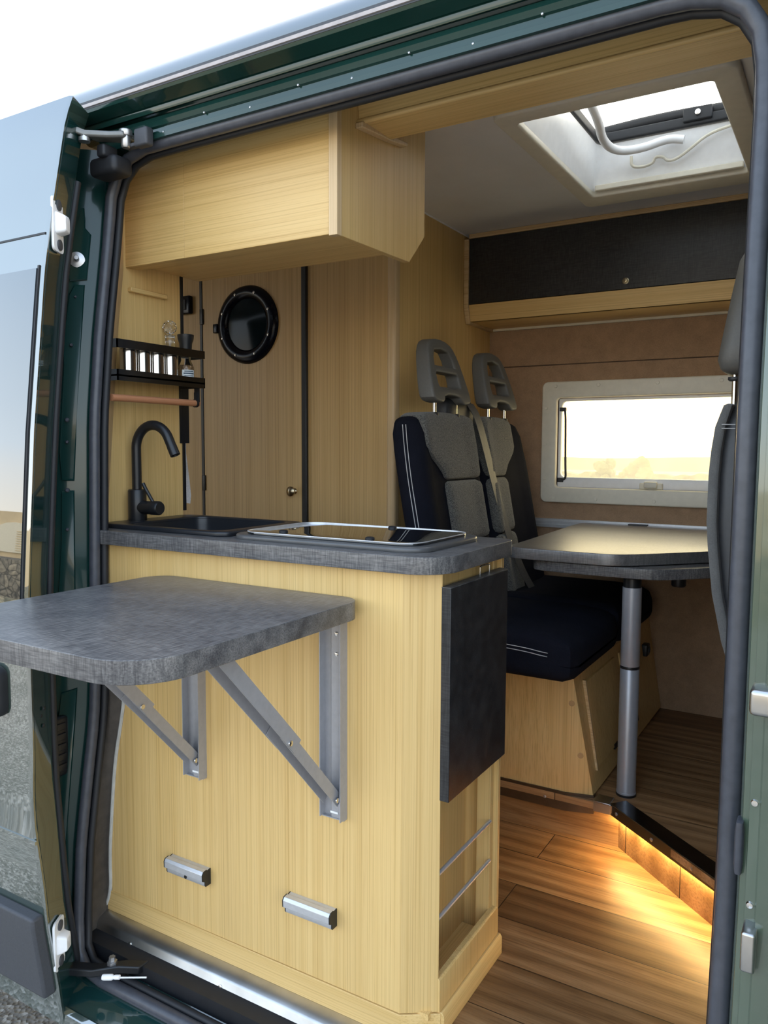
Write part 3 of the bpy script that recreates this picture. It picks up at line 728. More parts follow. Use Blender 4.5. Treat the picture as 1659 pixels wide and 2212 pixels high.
def outlet(y, z, s, label):
    t = thing('power_outlet', (.06,y,z), label, 'socket')
    c = side_pt(y, z, .0)[0]
    obj('housing', rbox(BM(), c-.004, c+.020, y-s, y+s, z-s, z+s, .005), 'black_metal', t)
    obj('socket_ring', lathe(BM(), [(s*.6,0),(s*.6,.003),(s*.45,.003),(s*.4,-.004),(0,-.004)], (c+.020,y,z), (1,0,0), 20), 'plastic_dark', t)
    obj('indicator', lathe(BM(), [(.003,0),(0,.002)], (c+.021,y+s*.1,z-s*.8), (1,0,0), 8), 'steel', t)
outlet(1.555,.468,.034,'larger black socket box high on the side of the seat box')
outlet(1.69,.385,.022,'smaller black socket below the larger one near the brown wall')

bs = thing('double_bench', (-.25,1.24,.49), 'black and grey fabric double bench seat with two headrests against the wood partition', 'seat')
def lean(x, z): return x - .115*(z-.62)/.6
def backrest(yc, hw, low, high):
    def f(x, y, z):
        t_ = max(0, (z-.98)/.25); s = 1 - .13*t_*t_
        side = max(0, (abs(y-yc)-hw*.5)/(hw*.5))
        b = .014*math.exp(-((side-.55)/.3)**2) if x > -.38 and side > 0 else 0
        return (lean(x+b, z), yc+(y-yc)*s, z - .014*side**2*(1 if z > 1.1 else 0))
    b = deform(subdiv_rbox(-.415, -.325, yc-hw, yc+hw, .52, 1.222, .040, 13), f)
    o = obj('backrest', b, 'fabric_navy', bs)
    for z0, z1, g in ((1.02,1.234,'upper_pad'),(.825,1.016,'middle_pad'),(.60,.820,'lower_pad')):
        a0, a1 = low
        def f2(x, y, z):
            tt = max(0, min(1, (z-1.03)/.10)); tt = tt*tt*(3-2*tt)
            u = (y-a0)/(a1-a0)
            yy = a0+(high[0]-a0)*tt + u*((a1-a0)+((high[1]-high[0])-(a1-a0))*tt)
            p = f(x, yy, z); return (p[0]+.004, yy, z-.010*abs(2*u-1)**3*max(0,(z-1.15)/.08))
        x0 = -.405 if z1 > 1.1 else -.36
        obj(g, deform(subdiv_rbox(x0, -.312, a0, a1, z0, z1, .020, 9), f2), 'tweed', o)
    return o, f
b1, f1 = backrest(1.030, .224, (.968,1.205), (.868,1.215)); b2, f2_ = backrest(1.490, .226, (1.285,1.470), (1.278,1.590))
for yo in (.0, .011):
    pts = [(f1(-.352-yo, .806, z)[0], f1(-.352, .806, z)[1]-.0006, z) for z in [.55+.04*i for i in range(17)]]
    obj('stitching', tube(BM(), smooth_path(pts,1), .0013, 6), 'stitching', b1)
def headrest(yc):
    pts = [(-.134,1.268),(-.088,1.260),(-.064,1.264),(-.050,1.287),(.050,1.287),(.064,1.264),(.088,1.260),(.134,1.268),(.136,1.30),(.120,1.38),(.098,1.437),(.066,1.462),(0,1.470),(-.066,1.462),(-.098,1.437),(-.120,1.38),(-.136,1.30)]
    P_ = [Vector((yc+a, b, 0)) for a, b in pts]; sm = []
    for i in range(len(P_)):
        a, b = P_[i], P_[(i+1) % len(P_)]
        sm += [a*.75+b*.25, a*.25+b*.75]
    ol = [(p.x, p.y) for p in sm]
    h1 = rrect(yc-.080,yc+.076,1.312,1.358,.012,5); h2 = [(yc+a,b) for a, b in ((-.074,1.380),(.070,1.380),(.066,1.402),(.048,1.428),(.0,1.436),(-.050,1.430),(-.068,1.404))]
    b = plate(ol, [h1[::-1], h2[::-1]], .056, .009, 'x', 0)
    deform(b, lambda x, y, z: (-.435 + x*(1-.25*(z-1.27)/.2) - .05*(z-1.27)/.2, y, z))
    h = obj('headrest', b, 'plastic_grey', bs)
    for s in (-.076,.076):
        obj('post', lathe(BM(), [(.0058,0),(.0058,.075)], (-.440,yc+s,1.205), (0,0,1), 14), 'steel', h)
        obj('post_guide', lathe(BM(), [(.014,0),(.014,.007),(.010,.010),(.006,.010)], (-.440,yc+s,1.222), (0,0,1), 16), 'plastic_dark', h)
headrest(1.050); headrest(1.470)
obj('belt_reel_cover', deform(subdiv_rbox(-.50,-.435,1.065,1.285,1.15,1.285,.03,6), lambda x,y,z: (x, y, z)), 'plastic_dark', bs)
bm = BM()
path = [(-.440,1.235,1.272),(-.418,1.247,1.235),(-.397,1.262,1.15),(-.372,1.300,1.0),(-.345,1.345,.85),(-.31,1.40,.70),(-.27,1.45,.60)]
path = smooth_path(path, 2)
loft(bm, [[(p.x+.002,p.y-.026,p.z-.004),(p.x+.003,p.y,p.z-.002),(p.x+.002,p.y+.026,p.z),(p.x,p.y+.026,p.z),(p.x+.001,p.y,p.z-.002),(p.x,p.y-.026,p.z-.004)] for p in path])
obj('seat_belt', bm, 'belt', bs)
for y0, y1 in ((.748,1.236),(1.244,1.735)):
    def fc(x, y, z):
        return (x, y, z - (.022*max(0,(x+.05)/.15)**2 if z > .55 else 0) + (.012*math.exp(-(min(y-y0,y1-y)/.06)**2) if z > .58 else 0))
    c = obj('cushion', deform(subdiv_rbox(-.36,.092,y0,y1,.4915,.622,.045,9), fc), 'fabric_navy', bs)
    if y0 < .8:
        for dz in (0,.010):
            obj('stitching', tube(BM(), smooth_path([(-.20,y0-.0015,.590-dz),(-.05,y0-.002,.586-dz),(.02,y0-.001,.577-dz),(.062,y0+.013,.576-dz),(.085,y0+.040,.578-dz)],2), .0012, 6), 'stitching', c)

# ------------------------------------------------------------------ dinette table
dt = thing('dinette_table', (.12,1.35,RF), 'dark topped dinette table on a single silver leg by the window', 'table')
def roundpoly(pts, it=3):
    P_ = [Vector((a, b, 0)) for a, b in pts]
    for _ in range(it):
        q = []
        for i in range(len(P_)):
            a, b = P_[i], P_[(i+1) % len(P_)]
            q += [a*.75+b*.25, a*.25+b*.75]
        P_ = q
    return [(p.x, p.y) for p in P_]
obj('tabletop', plate(roundpoly([(-.178,1.02),(-.186,.975),(-.165,.935),(-.10,.925),(.06,.925),(.13,.925),(.19,.962),(.36,1.15),(.43,1.24),(.44,1.36),(.44,1.70),(.44,1.82),(.36,1.82),(-.10,1.82),(-.212,1.82),(-.212,1.70)],2), [], .033, .0025, 'z', .8135), 'laminate_table', dt)
obj('extension_leaf', plate(roundpoly([(-.11,1.05),(-.11,.965),(-.06,.945),(.05,.94),(.22,.94),(.28,.965),(.42,1.12),(.46,1.2),(.46,1.6),(-.11,1.6)],2), [], .030, .0025, 'z', .7795), 'laminate_dark', dt)
lg = obj('leg', lathe(BM(), [(.0275,0),(.0275,.012),(.0265,.013),(.0265,.370),(.0252,.372),(.0252,.377),(.0262,.379),(.0262,.603)], (.178,.997,RF), (0,0,1), 32), 'leg_silver', dt)
obj('leg_ring', lathe(BM(), [(.0266,.371),(.0268,.372),(.0268,.378),(.0264,.379)], (.178,.997,RF), (0,0,1), 32), 'black_metal', lg)
obj('foot_ring', lathe(BM(), [(.0282,.0),(.0282,.006),(.027,.007)], (.178,.997,RF+.0005), (0,0,1), 32), 'black_metal', lg)
obj('leg_socket', lathe(BM(), [(.0245,.600),(.0245,.628),(.03,.632),(.03,.6345)], (.178,.997,RF), (0,0,1), 28), 'black_metal', dt)
obj('swivel_knob', lathe(BM(), [(.017,0),(.02,.004),(.02,.030),(.012,.034)], (.285,1.09,.7305), (0,0,1), 24), 'black_metal', dt)
bm = BM(); box(bm, -.03, .04, 1.795, FAR-.001, .826, .834); obj('wall_catch', bm, 'plastic_dark', dt)

# ------------------------------------------------------------------ cab seat next to the door opening
cs = thing('cab_seat', (.70,.74,RF), 'front cab seat seen from behind at the right edge of the doorway', 'seat')
BXT = [(.55,.540),(.70,.482),(.82,.456),(.95,.441),(1.09,.440),(1.16,.446),(1.21,.460)]
def fb(x, y, z):
    f = lerp_table(BXT, z); u = (x-.43)/.14
    s = 1 - .10*max(0,(z-1.0)/.2)
    return (f + u*.145, .745+(y-.745)*s, z)
ob = obj('backrest', deform(subdiv_rbox(.43,.57,.520,.970,.56,1.222,.040,12), fb), 'cloth_dark_vinyl', cs)
def ff(x, y, z):
    p = fb(x, y, z); return (p[0]-.004, p[1]-.0, p[2]+.001)
obj('rear_carpet', deform(subdiv_rbox(.427,.452,.508,.982,.57,1.215,.0115,12), ff), 'fabric_fuzzy', ob)
obj('elastic_top', deform(subdiv_rbox(.452,.556,.545,.945,1.168,1.2255,.025,6), fb), 'fabric_tweed', ob)
hr = subdiv_rbox(-.045,.05,-.125,.125,1.284,1.558,.035,8)
def fh(x, y, z):
    t_ = (z-1.284)/.274; return (.468 + x*(1-.30*t_) + .030*t_ , .735 + y*(1-.30*t_*t_), z)
ho = obj('headrest', deform(hr, fh), 'plastic_grey', cs)
for y in (.668,.80):
    obj('post', lathe(BM(), [(.0065,0),(.0065,.075)], (.462,y,1.213), (0,0,1), 14), 'steel', ho)
    obj('post_guide', lathe(BM(), [(.015,0),(.015,.006),(.011,.009),(.0065,.009)], (.462,y,1.279), (0,0,-1), 16), 'plastic_dark', ho)
for dz in (0,.008):
    obj('stitching', tube(BM(), [(.458,.5195,1.163+dz),(.50,.5185,1.162+dz),(.55,.5205,1.163+dz)], .0011, 6), 'stitching', ob)
obj('seat_cushion', subdiv_rbox(.53,1.06,.52,.97,.50,.64,.05,8), 'fabric_navy', cs)
obj('seat_base', prism(BM(), rrect(.60,1.0,.58,.91,.04), 'z', RF, .50), 'plastic_dark', cs)

# ------------------------------------------------------------------ van bodywork
vb = thing('camper_van', (0,-.05,0), 'dark green camper van body around the open side doorway', 'van')
# roof side and header rails, drawn as one profile pulled along the van
def pull_x(prof, x0, x1): return prism(BM(), prof, 'x', x0, x1)
roof = [(-.041,1.8685),(-.041,1.872),(-.0345,1.888),(-.028,1.902),(-.022,1.909),(-.010,1.916),(.02,1.928),(.07,1.945),(.14,1.962),(.14,1.950),(.02,1.90),(-.02,1.86)]
ox = -.80
obj('roof_side', pull_x(roof, -2.6, 2.3), 'paint_roof', vb)
obj('roof_strip', pull_x([(-.044,1.8555),(-.0435,1.8625),(-.035,1.864),(-.02,1.86),(-.02,1.8545)], -.86, 2.3), 'strip_pale', vb)
obj('strip_seat', pull_x([(-.0415,1.852),(-.0415,1.869),(-.03,1.869),(-.02,1.852)], -.86, 2.3), 'cladding', vb)
obj('gutter', pull_x([(-.041,1.8535),(-.038,1.846),(-.010,1.836),(.000,1.846),(.0,1.853)], -.86, 2.3), 'paint_header', vb)
obj('roller_track', pull_x([(-.006,1.838),(-.002,1.826),(.004,1.8265),(.018,1.836),(.024,1.828),(.018,1.818),(.03,1.812),(.07,1.812),(.07,1.86),(-.006,1.86)], -.86, 2.3), 'paint_header', vb)
hd = obj('header_rail', pull_x([(.010,1.822),(.006,1.812),(.010,1.803),(.015,1.801),(.015,1.791),(.012,1.789),(.0125,1.780),(.030,1.778),(.045,1.774),(.06,1.776),(.10,1.80),(.10,1.83),(.03,1.83)], -.80, .62), 'paint_header', vb)
for k in range(8):
    x = -.6+k*.12; obj('sealer_bead', lathe(BM(), [(.0026,0),(.002,.002),(0,.0025)], (x,.011 if k%2 else .0135,1.803 if k%2 else 1.789), (0,-1,0), 8), 'zinc', hd)
bm = BM(); lathe(bm, [(.006,0),(.006,.001),(0,.001)], (.40,.0055,1.812), (0,-1,0), 16); obj('drain_hole', bm, 'rubber_dark', hd)
# roof skin, with the hatch opening left free
bm = BM()
for q in ((-2.6,HX0-.03,.12,FAR+.1),(HX1+.03,2.3,.12,FAR+.1),(HX0-.03,HX1+.03,.12,HY0-.03),(HX0-.03,HX1+.03,HY1+.03,FAR+.1)): box(bm, *q, CEIL+.03, CEIL+.06)
obj('roof_skin', bm, 'paint_green_skin', vb)
bm = BM(); box(bm, -2.6, 2.3, FAR+.055, FAR+.09, -.3, .85); box(bm, -2.6, 2.3, FAR+.055, FAR+.09, 1.42, CEIL+.04); box(bm, -2.6, WX0-.05, FAR+.055, FAR+.09, .85, 1.42); box(bm, WX1+.05, 2.3, FAR+.055, FAR+.09, .85, 1.42)
obj('far_side_skin', bm, 'paint_green_skin', vb)
# rear door jamb: stepped pressing following the body curve
def jamb(offs, z0=-.08, z1=1.80, n=40):
    bm = BM(); rg = []
    for k in range(n+1):
        z = z0+(z1-z0)*k/n; s = ys(z); w = yd(z)+.085
        rg.append([(x, (s+dy) if fixed == 's' else (w+dy), z) for x, dy, fixed in offs(z)])
    loft(bm, rg, cap=False, closed=False)
    return bm
def o1(z):
    return [(-.795,.030,'s'),(-.806,.004,'s'),(-.822,-.001,'s'),(-.829,-.014,'s'),(-.876,-.058,'s'),(-.884,-.060,'s'),(-.886,-.004,'w'),(-.900,-.006,'w'),(-.905,-.02,'w'),(-.908,-.05,'w'),(-.97,-.055,'w'),(-1.2,-.055,'w')]
jb = obj('rear_jamb', jamb(o1), 'paint_jamb', vb, sharp=28)
# raised ribs and recess pressings on the jamb
def rib(x, dy, z0, z1, r, wob=0):
    pts = [(x + wob*math.sin(k*1.1), ys(z0+(z1-z0)*k/14)+dy, z0+(z1-z0)*k/14) for k in range(15)]
    return tube(BM(), pts, r, 10)
def on_jamb(u, z, h=0):
    # u runs 0..1 across the slanted face of the jamb, h is height above it
    return Vector((-.829-.047*u + .683*h, ys(z)-.014-.044*u - .730*h, z))
def pressing(ol, h=.006):
    bm = BM(); c = Vector((sum(p[0] for p in ol)/len(ol), sum(p[1] for p in ol)/len(ol), 0)); rg = []
    for s, hh in ((1.0,-.002),(.97,h*.7),(.90,h)):
        rg.append([on_jamb(c.x+(u-c.x)*s, c.y+(z-c.y)*(1-(1-s)*.3), hh) for u, z in ol])
    return loft(bm, rg)
for ol in ([(.12,1.50),(.70,1.495),(.88,1.515),(.96,1.545),(.93,1.60),(.80,1.615),(.62,1.625),(.50,1.665),(.42,1.665),(.34,1.62),(.12,1.605)],
           [(.22,1.04),(.64,1.04),(.72,1.10),(.66,1.30),(.74,1.36),(.66,1.47),(.52,1.49),(.18,1.49)],
           [(.20,.62),(.70,.60),(.78,.78),(.66,.90),(.64,1.02),(.22,1.02)],
           [(.10,.08),(.62,.05),(.80,.30),(.70,.55),(.14,.56)]):
    obj('jamb_pressing', pressing(ol), 'paint_jamb', jb)
obj('jamb_rib', tube(BM(), [on_jamb(1.02, .02+.085*k, .003) for k in range(21)], .005, 8), 'paint_jamb', jb)
st = tuple(on_jamb(.52, 1.545, .006))
obj('striker_washer', lathe(BM(), [(.017,0),(.0175,.002),(.007,.004),(.0055,.004),(.0055,.022),(.0045,.024),(0,.024)], st, (.75,-.66,0), 24), 'zinc', jb)
for z, r in ((1.18,.005),(1.13,.004),(1.02,.005),(.93,.004),(1.35,.004),(1.46,.003),(.70,.005)):
    obj('jamb_clip', lathe(BM(), [(r,0),(r,.002),(r*.6,.004),(0,.004)], on_jamb(.45,z,.006), (.68,-.73,0), 10), 'rubber', jb)
bm = BM(); rbox(bm, -.858,-.838, ys(.43)-.075, ys(.43)-.030, .36, .50, .008)
for k in range(5): rbox(bm, -.840,-.834, ys(.43)-.066, ys(.43)-.040, .375+k*.024, .391+k*.024, .002)
obj('contact_block', bm, 'black_metal', jb)
# dark flange cover between jamb seal and cabinet
bm = BM(); rg = []
for k in range(28):
    z = -.05+(.925+.05)*k/27
    xl_ = lerp_table([(a, b) for b, a in pl], max(.043, z)) if z > .043 else -.81
    rg.append([(-.797,ys(z)+.012,z),(-.812,ys(z)+.028,z),(xl_-.012,-.004,z),(xl_+.004,.004,z)])
loft(bm, rg, cap=False, closed=False); obj('flange_cover', bm, 'felt_trim', vb)
# door seal: one loop
SX = .5645
lp = []
def add(x, y, z, r): lp.append((x, y, z, r))
for k in range(30): z = .03+1.55*k/29; add(-.80, ys(z), z, .0125)
for x, y, z in ((-.80,ys(1.64),1.64),(-.797,.038,1.69),(-.778,.040,1.736),(-.738,.038,1.765),(-.68,.034,1.776)): add(x, y, z, .0132)
for k in range(1, 13): add(-.68+(.42+.68)*k/12, .033, 1.777, .0138)
for x, y, z in ((.46,.033,1.775),(.505,.032,1.764),(.535,.032,1.742),(.555,.038,1.71),(.563,.032,1.66)): add(x, y, z, .0145)
for k in range(20): z = 1.60-(1.60+.04)*k/19; add(SX, ys(z), z, .0145)
add(.55,-.112,-.07,.0145); add(.50,-.118,-.075,.0145)
for k in range(1, 11): add(.50-1.2*k/10, -.120, -.076, .0145)
add(-.76,-.118,-.068,.0140); add(-.788,-.112,-.04,.0130)
sl = obj('door_seal', tube(BM(), [p[:3] for p in lp], [p[3] for p in lp]+[lp[0][3]], 16, closed=True), 'rubber', vb)
inn = []
for x, y, z, r in lp:
    cx = max(-.66, min(.43, x)); cz = max(.1, min(1.62, z))
    d = Vector((cx-x, 0, cz-z)); d = d.normalized() if d.length > 0 else d
    inn.append(Vector((x, y, z))+d*.010+Vector((0,.020,0)))
obj('seal_lip', tube(BM(), inn, .0085, 12, closed=True), 'rubber_dark', sl)
# step sill
ss = obj('sill_step', pull_x([(.012,-.007),(-.004,-.008),(-.033,-.016),(-.037,-.021),(-.046,-.052),(-.050,-.056),(-.046,-.058),(-.03,-.03),(.012,-.02)], -.822, .56), 'sill_metal', vb)
screws('screw', 'steel', ss, [((x,-.041,-.034), (0,-1,.3)) for x in (-.70,-.42,-.14,.14,.42)])
obj('sill_inner', pull_x([(-.04,-.05),(-.105,-.085),(-.105,-.20),(.1,-.20),(.1,-.03),(-.03,-.03)], -.86, .62), 'paint_green', vb)
obj('sill_outer', pull_x([(-.100,-.086),(-.135,-.088),(-.150,-.100),(-.185,-.108),(-.196,-.118),(-.198,-.135),(-.185,-.150),(-.10,-.155),(-.10,-.086)], -.90, 2.3), 'paint_green', vb)
obj('sill_edge', pull_x([(-.186,-.108),(-.192,-.104),(-.202,-.112),(-.204,-.135),(-.198,-.14),(-.196,-.118)], -.90, 2.3), 'paint_green_skin', vb)
obj('underbody', box(BM(), -2.6, 2.3, -.08, FAR+.05, -.20, -.035), 'rubber_dark', vb)
# front pillar, with ribs
def fr(z):
    return [(.560,.060,'s'),(.568,.022,'s'),(.578,.002,'s'),(.581,-.034,'s'),(.585,-.042,'s'),(.592,-.044,'s'),(.594,-.056,'s'),(.606,-.060,'s'),(.609,-.072,'s'),(.63,-.076,'s'),(.645,-.070,'w'),(.70,-.08,'w'),(.95,-.082,'w'),(1.3,-.082,'w')]
fp_ = obj('front_pillar', jamb(fr, -.3, 1.84), 'paint_sunlit', vb, sharp=28)
for z in (.645,.505): obj('pillar_bolt', lathe(BM(), [(.005,0),(.004,.003),(0,.0035)], (.600,ys(z)-.058,z), (0,-1,0), 14), 'steel', fp_)
obj('pillar_bumper', deform(subdiv_rbox(.576,.588,-.092,-.062,.535,.612,.0055,4), lambda x,y,z: (x,y,z)), 'rubber', fp_)
obj('hinge_cover', rbox(BM(), .590,.80, ys(.79)-.090, ys(.79)-.04, .772,.808,.007), 'steel_brushed', fp_)
obj('lower_hinge', rbox(BM(), .594,.612, ys(.46)-.090, ys(.46)-.04, .43,.485,.004), 'steel_brushed', fp_)
# upper roller arm and lower roller arm of the sliding door
ra = thing('door_roller_arm', (-.80,-.06,1.80), 'dark metal roller arm of the sliding door below the roof edge', 'hinge arm')
bm = BM(); loft(bm, [[(x,y,z) for x, y, z in ((px,py-.022,pz-.002),(px,py+.022,pz-.002),(px,py+.022,pz+.012),(px,py-.022,pz+.012))] for px, py, pz in ((-.775,-.115,1.782),(-.76,-.085,1.787),(-.745,-.055,1.781),(-.705,-.022,1.782),(-.68,-.005,1.784))])
obj('arm', bm, 'zinc_dark', ra, .004)
obj('roller', lathe(BM(), [(.008,-.024),(.010,-.02),(.010,0),(.013,.0),(.014,.002),(.014,.012),(.012,.014),(0,.014)], (-.688,-.012,1.788)), 'zinc', ra)
obj('pivot_pin', lathe(BM(), [(.012,0),(.012,.008),(.008,.009),(.008,.016)], (-.750,-.070,1.770)), 'zinc', ra)
bm = BM(); rbox(bm, -.665,-.625,-.012,.010,1.762,1.800,.005); rbox(bm, -.700,-.660,-.008,.008,1.766,1.774,.002); obj('carriage', bm, 'cladding', ra)
bm = BM(); rbox(bm, -.785,-.70,-.035,.02,1.712,1.752,.012); rbox(bm, -.745,-.720,-.045,-.005,1.745,1.772,.006); obj('stop_block', bm, 'rubber_dark', ra)
la = thing('lower_roller_arm', (-.70,-.15,-.03), 'black lower arm of the sliding door at the bottom of the opening', 'hinge arm')
bm = BM(); loft(bm, [[(px,py,pz),(px+.0,py+.03,pz),(px,py+.03,pz+.018),(px,py,pz+.018)] for px, py, pz in ((-.86,-.19,-.062),(-.78,-.175,-.060),(-.70,-.150,-.052),(-.65,-.118,-.044),(-.615,-.09,-.05))])
obj('arm', bm, 'black_metal', la, .003)
bm = BM(); lathe(bm, [(.011,0),(.011,.008),(.007,.009),(.007,.018),(0,.018)], (-.672,-.115,-.030), (0,0,1), 6); obj('bolt', bm, 'zinc', la)
bm = BM(); lathe(bm, [(.006,0),(.0065,.004),(.0065,.022),(.004,.026),(.005,.030),(.005,.040),(0,.042)], (-.655,-.155,-.030), (.9,.35,.12), 12); tube(bm, [(-.62,-.142,-.026),(-.56,-.118,-.018)], .0018, 6); obj('cable_end', bm, 'plastic_white', la)

# ------------------------------------------------------------------ sliding door, pushed back along the van
sd = thing('sliding_door', (-1.4,-.22,.7), 'dark green sliding door with privacy glass slid open to the left', 'door')
XD = -.725
def skin(z0, z1, x0, x1, off0, off1, n=10):
    bm = BM(); rg = []
    for k in range(n+1):
        z = z0+(z1-z0)*k/n; y = yd(z)
        rg.append([(x0,y+off0,z),(x1,y+off0,z),(x1,y+off1,z),(x0,y+off1,z)])
    return loft(bm, rg)
XI = -.772
def hem(z): return .012*math.exp(-((z-.33)/.10)**2)
bm = BM(); rg = []
for k in range(61):
    z = -.135+(1.842+.135)*k/60; y = yd(z); h = hem(z)
    rg.append([(-2.15,y,z),(XD-.006-h,y,z),(XD-h,y+.005,z),(XI,y+.082,z),(XI-.03,y+.088,z),(-2.15,y+.088,z)])
loft(bm, rg); obj('door_shell', bm, 'paint_green_skin', sd, sharp=40)
bm = BM(); rg = []
for k in range(41):
    z = -.125+(1.80+.125)*k/40; y = yd(z); h = hem(z)
    def e(t): return (XD-h+(XI-XD+h)*t+.0008, y+.005+(.077)*t, z)
    a_, b3 = e(.10), e(.97)
    rg.append([a_, b3, (b3[0]-.003,b3[1],z), (a_[0]-.003,a_[1],z)])
loft(bm, rg); obj('door_edge_panel', bm, 'paint_green', sd)
obj('edge_seal', tube(BM(), [(XI-.004, yd(z)+.090, z) for z in [-.11+.1*i for i in range(19)]], .008, 10), 'rubber_dark', sd)
wn = obj('window', skin(.812, 1.478, -2.1, XD-.012, -.006, .002), 'window_dark', sd)
bm = BM()
for z in (1.478,.806): 
    rbx = box(bm, -2.1, XD-.010, yd(z)-.008, yd(z)+.002, z, z+.006)
box(bm, XD-.013, XD-.008, yd(1.0)-.006, yd(1.0)+.002, .81, .83)
obj('window_gasket', skin(.806,1.484,XD-.012,XD-.0065,-.004,.002), 'rubber_dark', wn)
obj('waist_line', skin(1.548,1.552,-2.1,XD-.004,-.0015,.002,2), 'rubber_dark', sd)
cl_ = obj('side_cladding', skin(-.055,.135,-2.1,XD-.004,-.028,.002,6), 'cladding', sd, .006)
hnd = deform(subdiv_rbox(-.95,-.792,yd(.62)-.035,yd(.62)+.01,.555,.665,.022,6), lambda x,y,z: (x,y,z))
obj('door_handle', hnd, 'rubber_dark', sd)
bm = BM()
prism(bm, [(-2.1,.300),(XD-.004,.300),(XD-.004,.292),(-2.1,.292)], 'y', yd(.3)-.003, yd(.3)+.002); obj('swage_line', bm, 'paint_green_skin', sd)
def guide(zc_):
    y0 = yd(zc_)+.018; n = Vector((.86,.51,0))
    base = Vector((XD-.010, y0, zc_))
    u = Vector((-.51,.86,0))
    def P(a, h, b): return base + u*a + Vector((0,0,b)) + n*h
    g = BM()
    ol = rrect(-.012,.036,-.055,.055,.010,4)
    loft(g, [[P(a,h,b) for a, b in ol] for h in (.001,.006)])
    gp = obj('guide_plate', g, 'plastic_white', sd)
    g = BM(); ol2 = rrect(-.004,.028,-.018,.022,.006,4)
    loft(g, [[P(a*s+sh,h,b*s) for a, b in ol2] for h, s, sh in ((.005,1.15,0),(.014,1.0,.002),(.022,.85,.006),(.025,.65,.006))])
    obj('guide_peg', g, 'plastic_white', gp)
    for b in (-.040,.040): obj('guide_screw', lathe(BM(), [(.011,0),(.011,.003),(.007,.0045),(0,.004)], P(.014,.006,b), n, 18), 'cladding', gp)
guide(1.575); guide(.045)
for a, b in ((0,.0),(.008,.014),(-.007,-.013),(.005,-.022)):
    obj('edge_screw', lathe(BM(), [(.0045,0),(.0035,.002),(0,.002)], (XD-.022+.003*a, yd(.55)+.040+a, .555+b), (.86,.51,0), 10), 'rubber_dark', sd)

# ------------------------------------------------------------------ cab ahead of the dinette (out of the frame, shades the footwell)
cb = thing('dashboard', (1.75,.9,.5), 'dark dashboard at the front of the cab', 'dashboard')
obj('dash_body', prism(BM(), [(1.55,RF),(2.1,RF),(2.1,1.045),(1.8,1.05),(1.62,.95),(1.55,.7)], 'y', .0, FAR-.01), 'dash_grey', cb)
bl = thing('windscreen_blocker', (1.95,.9,1.0), 'added light blind behind the windscreen of the cab', 'blocker')  # unseen sheet added to keep daylight out of the footwell
obj('blocker_sheet', prism(BM(), [(2.12,1.06),(2.14,1.06),(1.76,CEIL+.01),(1.74,CEIL+.01)], 'y', .02, FAR-.01), 'felt_brown', bl)
sb2 = thing('door_blocker', (1.4,-.06,1.0), 'added light blind in the window of the cab door', 'blocker')  # added out of view to stop side light reaching the dinette
obj('blocker_sheet', box(BM(), .72, 2.1, .0, .012, .95, 1.84), 'felt_brown', sb2)
struct('wall_cab', prism(BM(), [(.66,-.1),(2.1,-.1),(2.1,-.06),(.66,-.06)], 'z', -.1, .95), 'felt_brown')

# ------------------------------------------------------------------ outside
GZ = -.50
struct('ground', box(BM(), -60, 60, -60, 80, GZ-.05, GZ), 'gravel')
sw_ = obj('stone_wall', box(BM(), -30, 6, -7.6, -7.2, GZ, .26), 'stone_wall', base=(-8,-7.4,GZ)); tag(sw_, 'rough stone wall reflected in the sliding door', 'wall')
hs = thing('chalet', (-9,-8.2,GZ), 'low beige building with pale arched shutter reflected in the van window', 'building')
obj('facade', box(BM(), -30, 6, -9.5, -7.62, .26, 1.10), 'plaster_beige', hs)
for cx in (-11.6,-9.2,-6.8):
    pts = [(cx-.9,.36),(cx+.9,.36)] + [(cx+.9*math.cos(a_*PI/12), .36+.56*math.sin(a_*PI/12)) for a_ in range(1,12)]
    s_ = obj('shutter', prism(BM(), pts, 'y', -7.62, -7.58), 'shutter_pale', hs)
    bm = BM()
    for k in range(9): box(bm, cx+.1, cx+.75, -7.60, -7.565, .40+k*.045, .415+k*.045)
    obj('slats', bm, 'plaster_beige', s_)
# greenery beyond the far window
def bush(x, y, r, h, label, seed):
    rnd = random.Random(seed); bm = BM()
    for _ in range(26):
        a_ = rnd.random()*2*PI; q = rnd.random()**.5*r; zz = rnd.random()
        bmesh.ops.create_icosphere(bm, subdivisions=2, radius=r*(.28+.2*rnd.random()), matrix=Matrix.Translation((x+q*math.cos(a_)*(1-.4*zz), y+q*math.sin(a_)*(1-.4*zz), GZ+h*(.15+.75*zz))))
    for v in bm.verts: v.co += Vector((rnd.uniform(-1,1),rnd.uniform(-1,1),rnd.uniform(-1,1)))*r*.05
    o = obj('bush', bm, 'leaves', base=(x,y,GZ)); tag(o, label, 'bush', 'bushes beyond the side window')
bush(-4.55,18.0,.36,1.42,'left one of two hazy bushes rising from the hedge beyond the window',1)
bush(-3.72,18.0,.42,1.46,'right one of two hazy bushes rising from the hedge beyond the window',2)
bm = BM(); rnd = random.Random(9); rg = []
for k in range(61):
    x = -9.5+.2*k; h = .93+.10*rnd.random()
    rg.append([(x,19.0,GZ),(x,18.95+.1*rnd.random(),GZ+h*.6),(x,19.1,GZ+h),(x,19.5,GZ+h),(x,19.7,GZ+h*.6),(x,19.7,GZ)])
loft(bm, rg); tag(obj('hedge', bm, 'leaves', base=(-3.6,19.3,GZ)), 'long low hazy hedge seen through the side window', 'hedge')
bm = BM(); rnd = random.Random(5)
rg = []
for i in range(41):
    x = -80+4*i; h = 1.15+.25*rnd.random()+.35*math.sin(x*.06)
    rg.append([(x,58,GZ),(x,60,GZ+h),(x,70,GZ+h*.8),(x,74,GZ)])
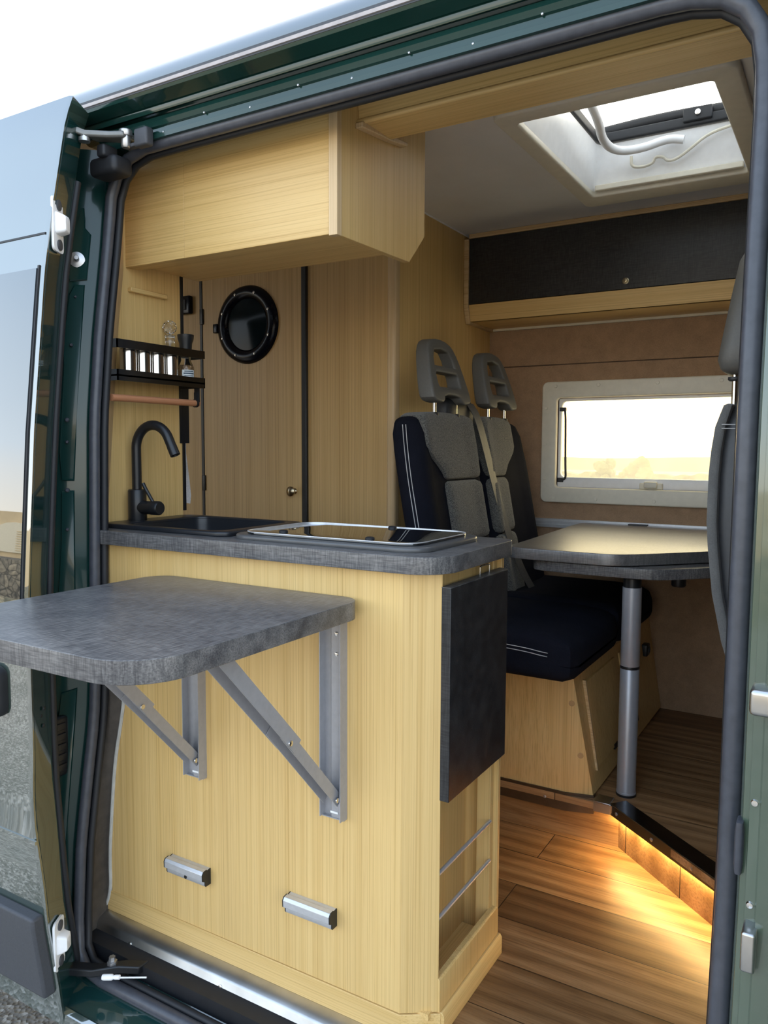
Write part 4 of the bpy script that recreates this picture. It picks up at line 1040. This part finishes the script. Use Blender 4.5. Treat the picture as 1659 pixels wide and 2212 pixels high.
loft(bm, rg, cap=True); tag(obj('hill', bm, 'haze_hill', base=(0,60,GZ)), 'pale distant ridge seen through the side window', 'hill')

# ------------------------------------------------------------------ light and camera
w = bpy.data.worlds.new('sky'); SC.world = w; w.use_nodes = True
t = w.node_tree; bg = t.nodes['Background']
tc = t.nodes.new('ShaderNodeTexCoord'); sx = t.nodes.new('ShaderNodeSeparateXYZ'); t.links.new(tc.outputs['Generated'], sx.inputs[0])
def mrange(src, a, b):
    m = t.nodes.new('ShaderNodeMapRange'); m.interpolation_type = 'SMOOTHSTEP'
    t.links.new(src, m.inputs[0]); m.inputs[1].default_value = a; m.inputs[2].default_value = b
    return m.outputs[0]
back = ramp(t, sx.outputs['Z'], [(0, (3.6, 3.35, 2.9)), (.10, (2.75, 3.05, 3.3)), (.35, (1.7, 2.15, 2.7)), (1, (1.1, 1.45, 2.1))])
front = ramp(t, sx.outputs['Z'], [(0, (9.0, 7.6, 4.6)), (.12, (7.6, 7.0, 5.2)), (.4, (4.6, 4.5, 4.3)), (1, (3.4, 3.5, 3.6))])
sky = mixc(t, back, front, mrange(sx.outputs['Y'], -.15, .45))
t.links.new(sky, bg.inputs['Color']); bg.inputs['Strength'].default_value = 1.0

cam = bpy.data.cameras.new('camera'); co = bpy.data.objects.new('camera', cam); COL.objects.link(co)
yaw, pitch, roll = 0.53866776, 0.0821055, -0.00445869
cy, sy_, cp, sp_ = math.cos(yaw), math.sin(yaw), math.cos(pitch), math.sin(pitch)
fwd = Vector((-sy_*cp, cy*cp, -sp_)); right = Vector((cy, sy_, 0)); down = fwd.cross(right)
r2 = right*math.cos(roll)+down*math.sin(roll); d2 = -right*math.sin(roll)+down*math.cos(roll)
m = Matrix((( r2.x,-d2.x,-fwd.x,.691),(r2.y,-d2.y,-fwd.y,-1.224),(r2.z,-d2.z,-fwd.z,1.12),(0,0,0,1)))
co.matrix_world = m
cam.sensor_fit = 'VERTICAL'; cam.sensor_height = 36; cam.lens = 1685.928/2212*36; cam.clip_start = .05; cam.clip_end = 500
SC.camera = co
SC.view_settings.view_transform = 'Standard'; SC.view_settings.look = 'None'; SC.view_settings.gamma = 1; SC.view_settings.exposure = 0
SC.view_settings.use_curve_mapping = False
